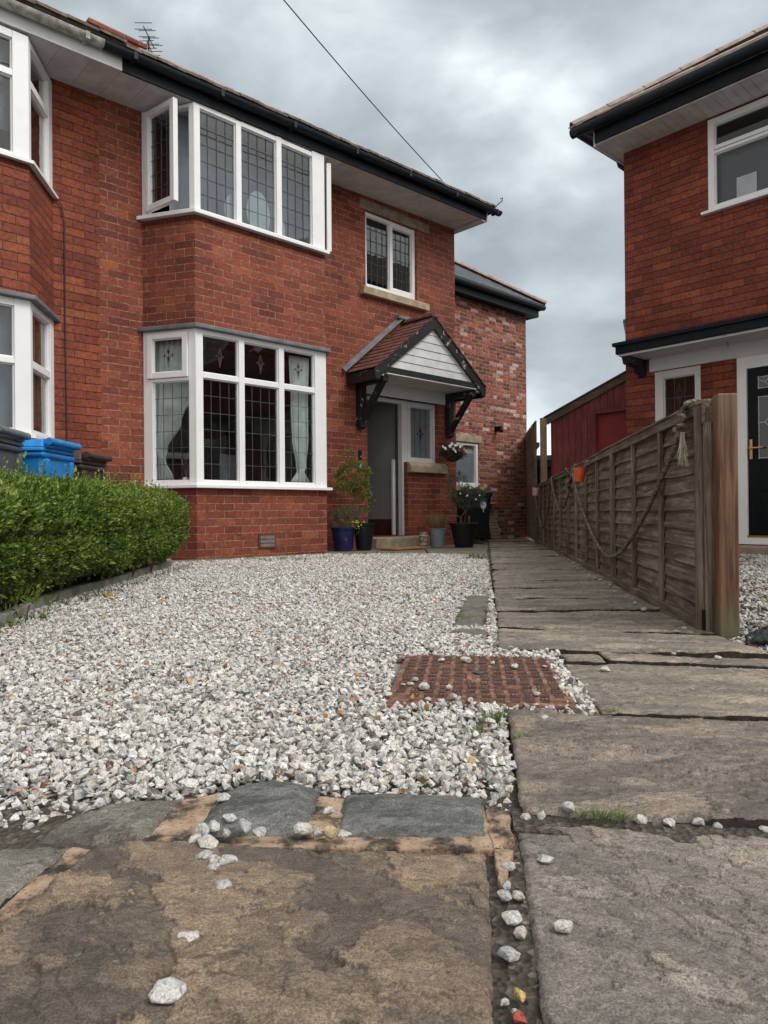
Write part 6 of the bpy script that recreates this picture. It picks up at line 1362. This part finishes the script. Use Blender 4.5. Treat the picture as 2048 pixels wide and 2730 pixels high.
def oval(label, u, z0, w, h, y=.30):
    b = MB(); b.extr([(u + w / 2 * math.cos(t), y, z0 + h * .5 + h / 2 * math.sin(t) - .02) for t in [i * math.pi / 14 for i in range(28)]], (0, .012, 0))
    b.box(u - w * .35, u + w * .35, y + .0125, y + .03, z0 - .04, z0 + h * .3); o = b.build('dressing_mirror', M['mirror_back']); o.location = (OX, OY, 0); o.rotation_euler = (0, 0, AZR); tag(o, label, 'mirror')
oval = (lambda f: lambda *a: f(*a, y=.10))(oval)
oval('small pale oval mirror panel in the left pane of the upstairs bay', .55, 3.80, .23, .40); oval('tallest pale mirror panel in the middle pane of the upstairs bay', .90, 3.80, .33, .54); oval('narrow pale mirror panel right of the tallest one upstairs', 1.20, 3.80, .17, .32)
o = thing('reed_diffuser', 'white pot with thin reeds on the sill of the lower bay side light', 'diffuser', tuple(lw(-.02, .20, .82)))
b = MB(); b.lathe([(.001, 0), (.036, 0), (.042, .05), (.03, .07), (.001, .07)], n=16, cap=False); b.build('pot', M['white_cer'], o, smooth=True)
b = MB(); [b.tube([(0, 0, .06), (.05 * math.cos(t), .05 * math.sin(t), .26)], .0022, 5) for t in (0, 1, 2, 3, 4, 5.2)]; b.build('reed', M['pallet'], o)
o = thing('dining_chair', 'dark high-backed chair seen dimly through the lower bay window', 'chair', tuple(lw(1.25, 1.3, .02)), AZR + .3)
b = MB(); b.box(-.24, .24, -.03, .03, .45, 1.25); b.build('backrest', M['blind'], o, bevel=.02); bx('seat', M['blind'], o, -.25, .25, 0, .48, .40, .50, bevel=.02)
for x in (-.21, .19):
    for y in (.0, .44): bx('leg', M['brown_wood'], o, x, x + .03, y, y + .03, 0, .40)

# ================================================================== OVERHEAD WIRE
W0 = Vector((.851, 9.90, 5.10)); W1 = Vector((-6.7, -2.4, 7.28)); b = MB()
P = [W0.lerp(W1, t) + Vector((0, 0, -.55 * 4 * t * (1 - t))) for t in [i / 40 for i in range(41)]]
tgt = Vector((-1.0, 7.0, 5.54)); t_ = .246; q_ = W0.lerp(W1, t_) + Vector((0, 0, -.55 * 4 * t_ * (1 - t_))); 
P = [p + Vector(((tgt.x - q_.x) * i / 40 / t_, 0, (tgt.z - q_.z) * min(1, i / 40 / t_))) for i, p in enumerate(P)]
b.tube(P, .0065, 6); tag(b.build('telephone_wire', M['wire']), 'thin dark telephone wire rising from the eaves into the cloudy sky', 'wire')

# ================================================================== MANHOLE COVER
MH = thing('manhole_cover', 'rusty square cast-iron cover with raised basket pattern set in the gravel', 'manhole cover', (0, 1.735, 0)); MH.rotation_euler = (0, 0, R(-3.6))
def mhp(s, t): return (s * .455 + t * .035, t * .60)
b = MB(); P = [mhp(-.01, -.01), mhp(1.01, -.01), mhp(1.01, 1.01), mhp(-.01, 1.01)]; b.prism(P, -.03, .002); b.build('plate', M['rust'], MH, bevel=.004)
b = MB()
for i in range(12):
    for j in range(13):
        if (i, j) in ((5, 6), (5, 5), (11, 0), (0, 12), (11, 12), (0, 0), (1, 0), (0, 1), (8, 3), (3, 9)): continue
        x0, y0 = .03 + i * .080 + (.006 if j % 2 else 0), .035 + j * .073
        def bar(a0, a1, c0, c1, z=.0045):
            q = [mhp(a0, c0), mhp(a1, c0), mhp(a1, c1), mhp(a0, c1)]; b.prism(q, .001, z)
        bar(x0, x0 + .050, y0, y0 + .010); bar(x0, x0 + .050, y0 + .018, y0 + .027)
        for k_ in range(3): bar(x0 + k_ * .0205, x0 + k_ * .0205 + .009, y0 + .035, y0 + .055)
b.build('raised_pattern', M['rust_dark'], MH)
b = MB(); b.prism([mhp(.43, .40), mhp(.46, .40), mhp(.46, .56), mhp(.43, .56)], .001, .007); b.build('keyhole_bar', M['rust'], MH)

# ================================================================== LOOSE STONES
SV2 = stone_variants(14, 26, 77)
def pebble(x, y, w, label, col=None, group='loose stones on the paving', cat='stone', z=0.0, seed=0, flat=1.0):
    V, F = SV2[seed % len(SV2)]; r = random.Random(seed * 13 + 5); bm = bmesh.new()
    vs = [bm.verts.new(v) for v in V]; [bm.faces.new([vs[i] for i in f]) for f in F]
    bmesh.ops.bevel(bm, geom=bm.edges[:], offset=.016, segments=1, affect='EDGES', clamp_overlap=True)
    me = bpy.data.meshes.new('loose_stone'); lo = min(v.co.z for v in bm.verts)
    for v in bm.verts: v.co.z = (v.co.z - lo) * flat; v.co *= w * 1.32
    bm.to_mesh(me); bm.free(); me.materials.append(M['stone'])
    c = col or tuple(WHITE[r.choice((1, 1, 3, 3, 4, 4))] * .85); a = me.attributes.new('tint', 'FLOAT_COLOR', 'POINT'); a.data.foreach_set('color', np.tile([*c, 1], len(me.vertices)).astype(np.float32))
    me.polygons.foreach_set('use_smooth', [True] * len(me.polygons))
    try: me.set_sharp_from_angle(angle=R(28))
    except Exception: pass
    zt_ = None
    for T in TOPS[:14]:
        if not (T[:, 0].min() - .01 < x < T[:, 0].max() + .01 and T[:, 1].min() - .01 < y < T[:, 1].max() + .01): continue
        k_ = (T[:, 0] - x) ** 2 + (T[:, 1] - y) ** 2 < (w * .30) ** 2
        if k_.sum() > 3: q_ = float(np.percentile(T[k_, 2], 75)); zt_ = q_ if zt_ is None else max(zt_, q_)
    o = bpy.data.objects.new('loose_stone', me); C.objects.link(o); o.location = (x, y, (gz(y) + z - .0008) if zt_ is None or z == .004 and 1.7 < y < 2.3 and x < .5 else zt_ - .0012); o.rotation_euler = (0, 0, r.uniform(0, 6.28)); return tag(o, label, cat, group)
k = 0
def pb(x, y, w, label, **kw):
    global k
    k += 1; return pebble(x, y, w, label, seed=k, **kw)
pb(-.213, .688, .0315, 'largest white stone lying alone nearest the camera on the brown slab')
pb(-.216, .775, .0255, 'rounded pinkish-white stone lying alone in the middle of the brown slab', col=(.56, .53, .51))
pb(-.202, .882, .0225, 'single grey-white stone just below the heap of stones on the brown slab')
LBL = [('upright narrow stone leaning at the left end of the stone heap', -.268, 1.032, .0229), ('pale stone second from the left in the back row of the stone heap', -.254, 1.043, .0253), ('small stone in the back row beside the dark sett face', -.233, 1.028, .0182), ('broad stone resting against the foot of the dark domed sett', -.207, 1.035, .0275), ('grey stone at the right end of the row along the dark domed sett', -.184, 1.027, .0204),
       ('stone at the lower left corner of the heap', -.271, 1.006, .0211), ('large angular stone at the centre of the heap', -.251, .996, .0286), ('ridged stone on the brown slab just below the heap centre', -.247, .962, .0234), ('left one of two joined stones trailing from the heap', -.231, .955, .019), ('right one of two joined stones trailing from the heap', -.212, .948, .023), ('lowest small stone of the trail from the heap', -.229, .935, .0176)]
for l, x, y, w in LBL: pb(x, y, w, l, z=.002 if y > 1.02 else 0)
pb(-.263, 1.142, .022, 'white stone sitting high on the crown of the dark domed sett', z=.008); pb(-.238, 1.075, .023, 'grey stone on the front slope of the dark domed sett', z=.004)
pb(-.481, 1.12, .0178, 'grey stone at the back left of the mossy sett', z=.004); pb(-.459, 1.13, .0205, 'white oblong stone at the back of the mossy sett', z=.004)
for l, x, y, w in (('stone wedged upright at the right foot of the dark domed sett', -.122, 1.036, .027), ('white stone in the joint between the two dark setts, front', -.098, 1.028, .019), ('yellowish stone at the front of the joint between the two dark setts', -.083, 1.024, .022), ('small pale stone at the left front corner of the right dark sett', -.062, 1.022, .019), ('white stone far up the peach mortar joint between the dark setts', -.090, 1.10, .020)):
    pb(x, y, w, l, col=(.50, .40, .22) if 'yellowish' in l else None)
for l, x, y, w in (('tiny dark grit chip left on the upper brown slab', -.302, .916, .009), ('small dark chip right of the two joined stones\' left side', -.28, .966, .0085)): pb(x, y, w, l, col=(.10, .095, .09))
pb(.215, .968, .0205, 'round white stone alone on the upper part of the grey slab'); pb(.201, .81, .022, 'speckled round stone alone on the left edge of the grey slab')
for l, x, y, w, c in (('white stone third from the bottom in the slab joint', .129, .762, .0213, None), ('long white stone lying across the slab joint', .146, .832, .0233, None), ('big white stone at the top of the cluster in the slab joint', .145, .882, .0203, None), ('small stone right of the cluster in the slab joint', .163, .882, .0146, None), ('white stone beside the grey slab edge in the joint', .151, .803, .0159, None),
                   ('grey stone at the upper end of the joint under the peach mortar', .163, .951, .0189, None), ('stone behind the cluster in the slab joint', .152, .903, .0164, None), ('yellow triangular stone low in the slab joint', .129, .697, .0155, (.55, .42, .16)), ('red brick chip low in the slab joint', .123, .669, .0138, (.38, .085, .055)), ('small grey stone left of the yellow one', .113, .690, .0105, None), ('tiny white stone above the red brick chip', .121, .682, .006, None)):
    pb(x, y, w, l, col=c, z=-.012)
for l, x, y, w in (('white stone on the left part of the second slab from the front', .352, 1.575, .0205), ('flat grey stone on the slab right of the manhole cover', .647, 2.085, .0277), ('small white stone on the narrow slab strip, left one', .943, 2.205, .0176), ('white stone on the narrow slab strip, right one', 1.036, 2.215, .0221), ('small stone on the slab in front of the fence post', .937, 2.308, .0153), ('small stone on the brown slab left of the fence post', .765, 2.505, .015), ('white stone by the fence foot near the post', 1.175, 2.79, .0187)): pb(x, y, w, l)
for i, (x, y, w) in enumerate([(.216, 1.108, .0149), (.241, 1.112, .0186), (.285, 1.112, .0261), (.386, 1.088, .0182), (.428, 1.082, .0181), (.47, 1.078, .0199), (.496, 1.072, .0162), (.56, 1.06, .017)]):
    pb(x, y - .006, w, 'white stone lodged in the joint between the two front grey slabs', group='stones in the front slab joint', z=-.010)
for i, (x, y, w) in enumerate([(.175, 2.208, .0261), (.25, 2.194, .0347), (.081, 1.954, .0231), (.047, 1.908, .0151), (.068, 1.907, .0207), (.099, 1.86, .0331), (.165, 1.858, .0202), (.168, 1.754, .0312), (.206, 1.727, .0239), (.065, 1.751, .0207), (.105, 1.743, .0189), (.139, 1.729, .0171), (.381, 1.787, .0212), (.003, 1.842, .0236), (.003, 1.786, .0317), (.327, 2.161, .0213), (.384, 2.1, .029), (.476, 2.115, .0167)]):
    pb(x, y + .005, w * .88, 'white stone lying on the rusty manhole cover', group='stones on the manhole cover', z=.004, col=(.45, .26, .12) if i == 9 else None)
k += 1; o = pebble(.268, 2.05, .034, 'dark green leaf-shaped scrap lying on the manhole cover', col=(.05, .10, .08), group=None, cat='scrap', z=.005, seed=k, flat=.25)
r = random.Random(17)
for i in range(16):
    x = .55 + i * .27 + r.uniform(-.1, .1); p = fw(x, .07 + r.uniform(0, .06)); pb(p.x, p.y, r.uniform(.016, .026), 'small white stone at the foot of the wooden fence', group='stones along the fence foot', z=.002)

# ================================================================== WEEDS, LEAF, BAG
def tufts(name, label, spots, mat, seed):
    g = np.random.default_rng(seed); P, D, S = [], [], []
    for (x, y, n, rad, h) in spots:
        a = g.uniform(0, 2 * np.pi, n); rr = g.uniform(0, 1, n) * rad
        P.append(np.c_[x + np.cos(a) * rr, y + np.sin(a) * rr, np.full(n, gz(y) + .0)]); D.append(np.c_[np.cos(a) * g.uniform(.1, 1.2, n), np.sin(a) * g.uniform(.1, 1.2, n), g.uniform(.3, 1, n)]); S.append(np.full(n, h))
    P, D, S = map(np.concatenate, (P, D, S)); n = len(P)
    g2 = np.random.default_rng(seed + 1); Dn = D / np.linalg.norm(D, axis=1, keepdims=True) * S[:, None] * g2.uniform(.5, 1.2, (n, 1)); X = np.cross(Dn, [0, 0, 1]); X /= (np.linalg.norm(X, axis=1, keepdims=True) + 1e-6); w = S[:, None] * .035
    V = np.stack([P - X * w, P + X * w, P + Dn * .6 + X * w * .8, P + Dn * .6 - X * w * .8, P + Dn - [0, 0, .12] * S[:, None]], 1).reshape(-1, 3); i = np.arange(n)[:, None] * 5
    F = np.concatenate([i + [[0, 1, 2]], i + [[0, 2, 3]], i + [[3, 2, 4]]]); tag(npmesh(name, V, F, mat, None, ('tone', 'float', np.repeat(g2.uniform(.2, 1, n), 5))), label, 'grass', kind='stuff')
sp = [(.33, 1.082, 90, .02, .022), (.355, 1.078, 60, .016, .02), (.30, 1.09, 40, .012, .018), (.19, 1.50, 50, .02, .03), (.24, 1.58, 60, .02, .035), (.27, 1.62, 30, .01, .035), (.10, 1.66, 30, .015, .03), (.275, 1.45, 40, .01, .03), (.53, 1.66, 40, .03, .02)]
for i in range(26): sp.append((-1.35 + random.uniform(-.55, .9), 7.35 + random.uniform(-.2, .25) + 0, 40, .08, .045)) if i < 14 else sp.append((.95 + random.uniform(-.12, .12), 7.5 + random.uniform(-.35, .2), 45, .06, .05))
for i in range(10): sp.append((-.2 + random.uniform(-.35, .4), 8.25 + random.uniform(-.1, .1), 40, .07, .045))
for i in range(16): y = 3 + i * .23; sp.append((-1.60 - .055 * (y - 3) + random.uniform(-.02, .03), y, 22, .05, .06))
for i in range(8): sp.append((.42 + random.uniform(-.1, .1), 3.4 + random.uniform(-.35, .4), 25, .04, .03))
for i in range(60): x = random.uniform(1.75, 3.6); y = random.uniform(2.9, 6.5); sp.append((max(x, xf(y) + .15), y, 40, .07, .035))
for i in range(12): p = fw(random.uniform(6.5, 9), random.uniform(.05, .15)); sp.append((p.x, p.y, 25, .05, .04))
tufts('grass', 'short weeds and grass growing in the slab joints, gravel edges and bed edge', sp, M['grass'], 91)
o = plant('weed', 'leafy green weed by the kerb in the left corner of the hedge bed', 'weed', (-1.58, 3.12, 0), [(26, (0, 0, .05), (.10, .09, .05))], M['leaf_yellow'], .035, [([(0, 0, 0), (.02, 0, .08)], .003)], seed=95, aspect=.3)
b = MB(); b.grid(lambda u, v: (-.03 + .06 * u + .006 * math.sin(v * 9), -.02 + .04 * v, .014 + .012 * math.sin(u * 7 + v * 5)), 10, 8); o = b.build('fallen_leaf', plain('yellow_dead_leaf', (.55, .36, .06), .7, .3, 60, .2), smooth=True, solid=.0015); o.location = (-1.53, 3.93, .012); tag(o, 'curled yellow leaf lying on the gravel near the hedge kerb', 'leaf')
b = MB(); b.grid(lambda u, v: (-.13 + .30 * u, -.07 + .17 * v, .012 + .075 * (math.sin(math.pi * u) * math.sin(math.pi * v)) ** .6 + .030 * mnoise.noise((u * 7, v * 6, 2)) + .012 * mnoise.noise((u * 19, v * 21, 4))), 60, 40); o = b.build('plastic_sack', M['plastic_bag'], smooth=True, solid=.002); o.location = (1.365, 2.46, .004); o.rotation_euler = (0, 0, R(-25)); o.scale = (.8, .8, .62); tag(o, 'crumpled torn black plastic sack on the gravel right of the fence post', 'plastic sack')
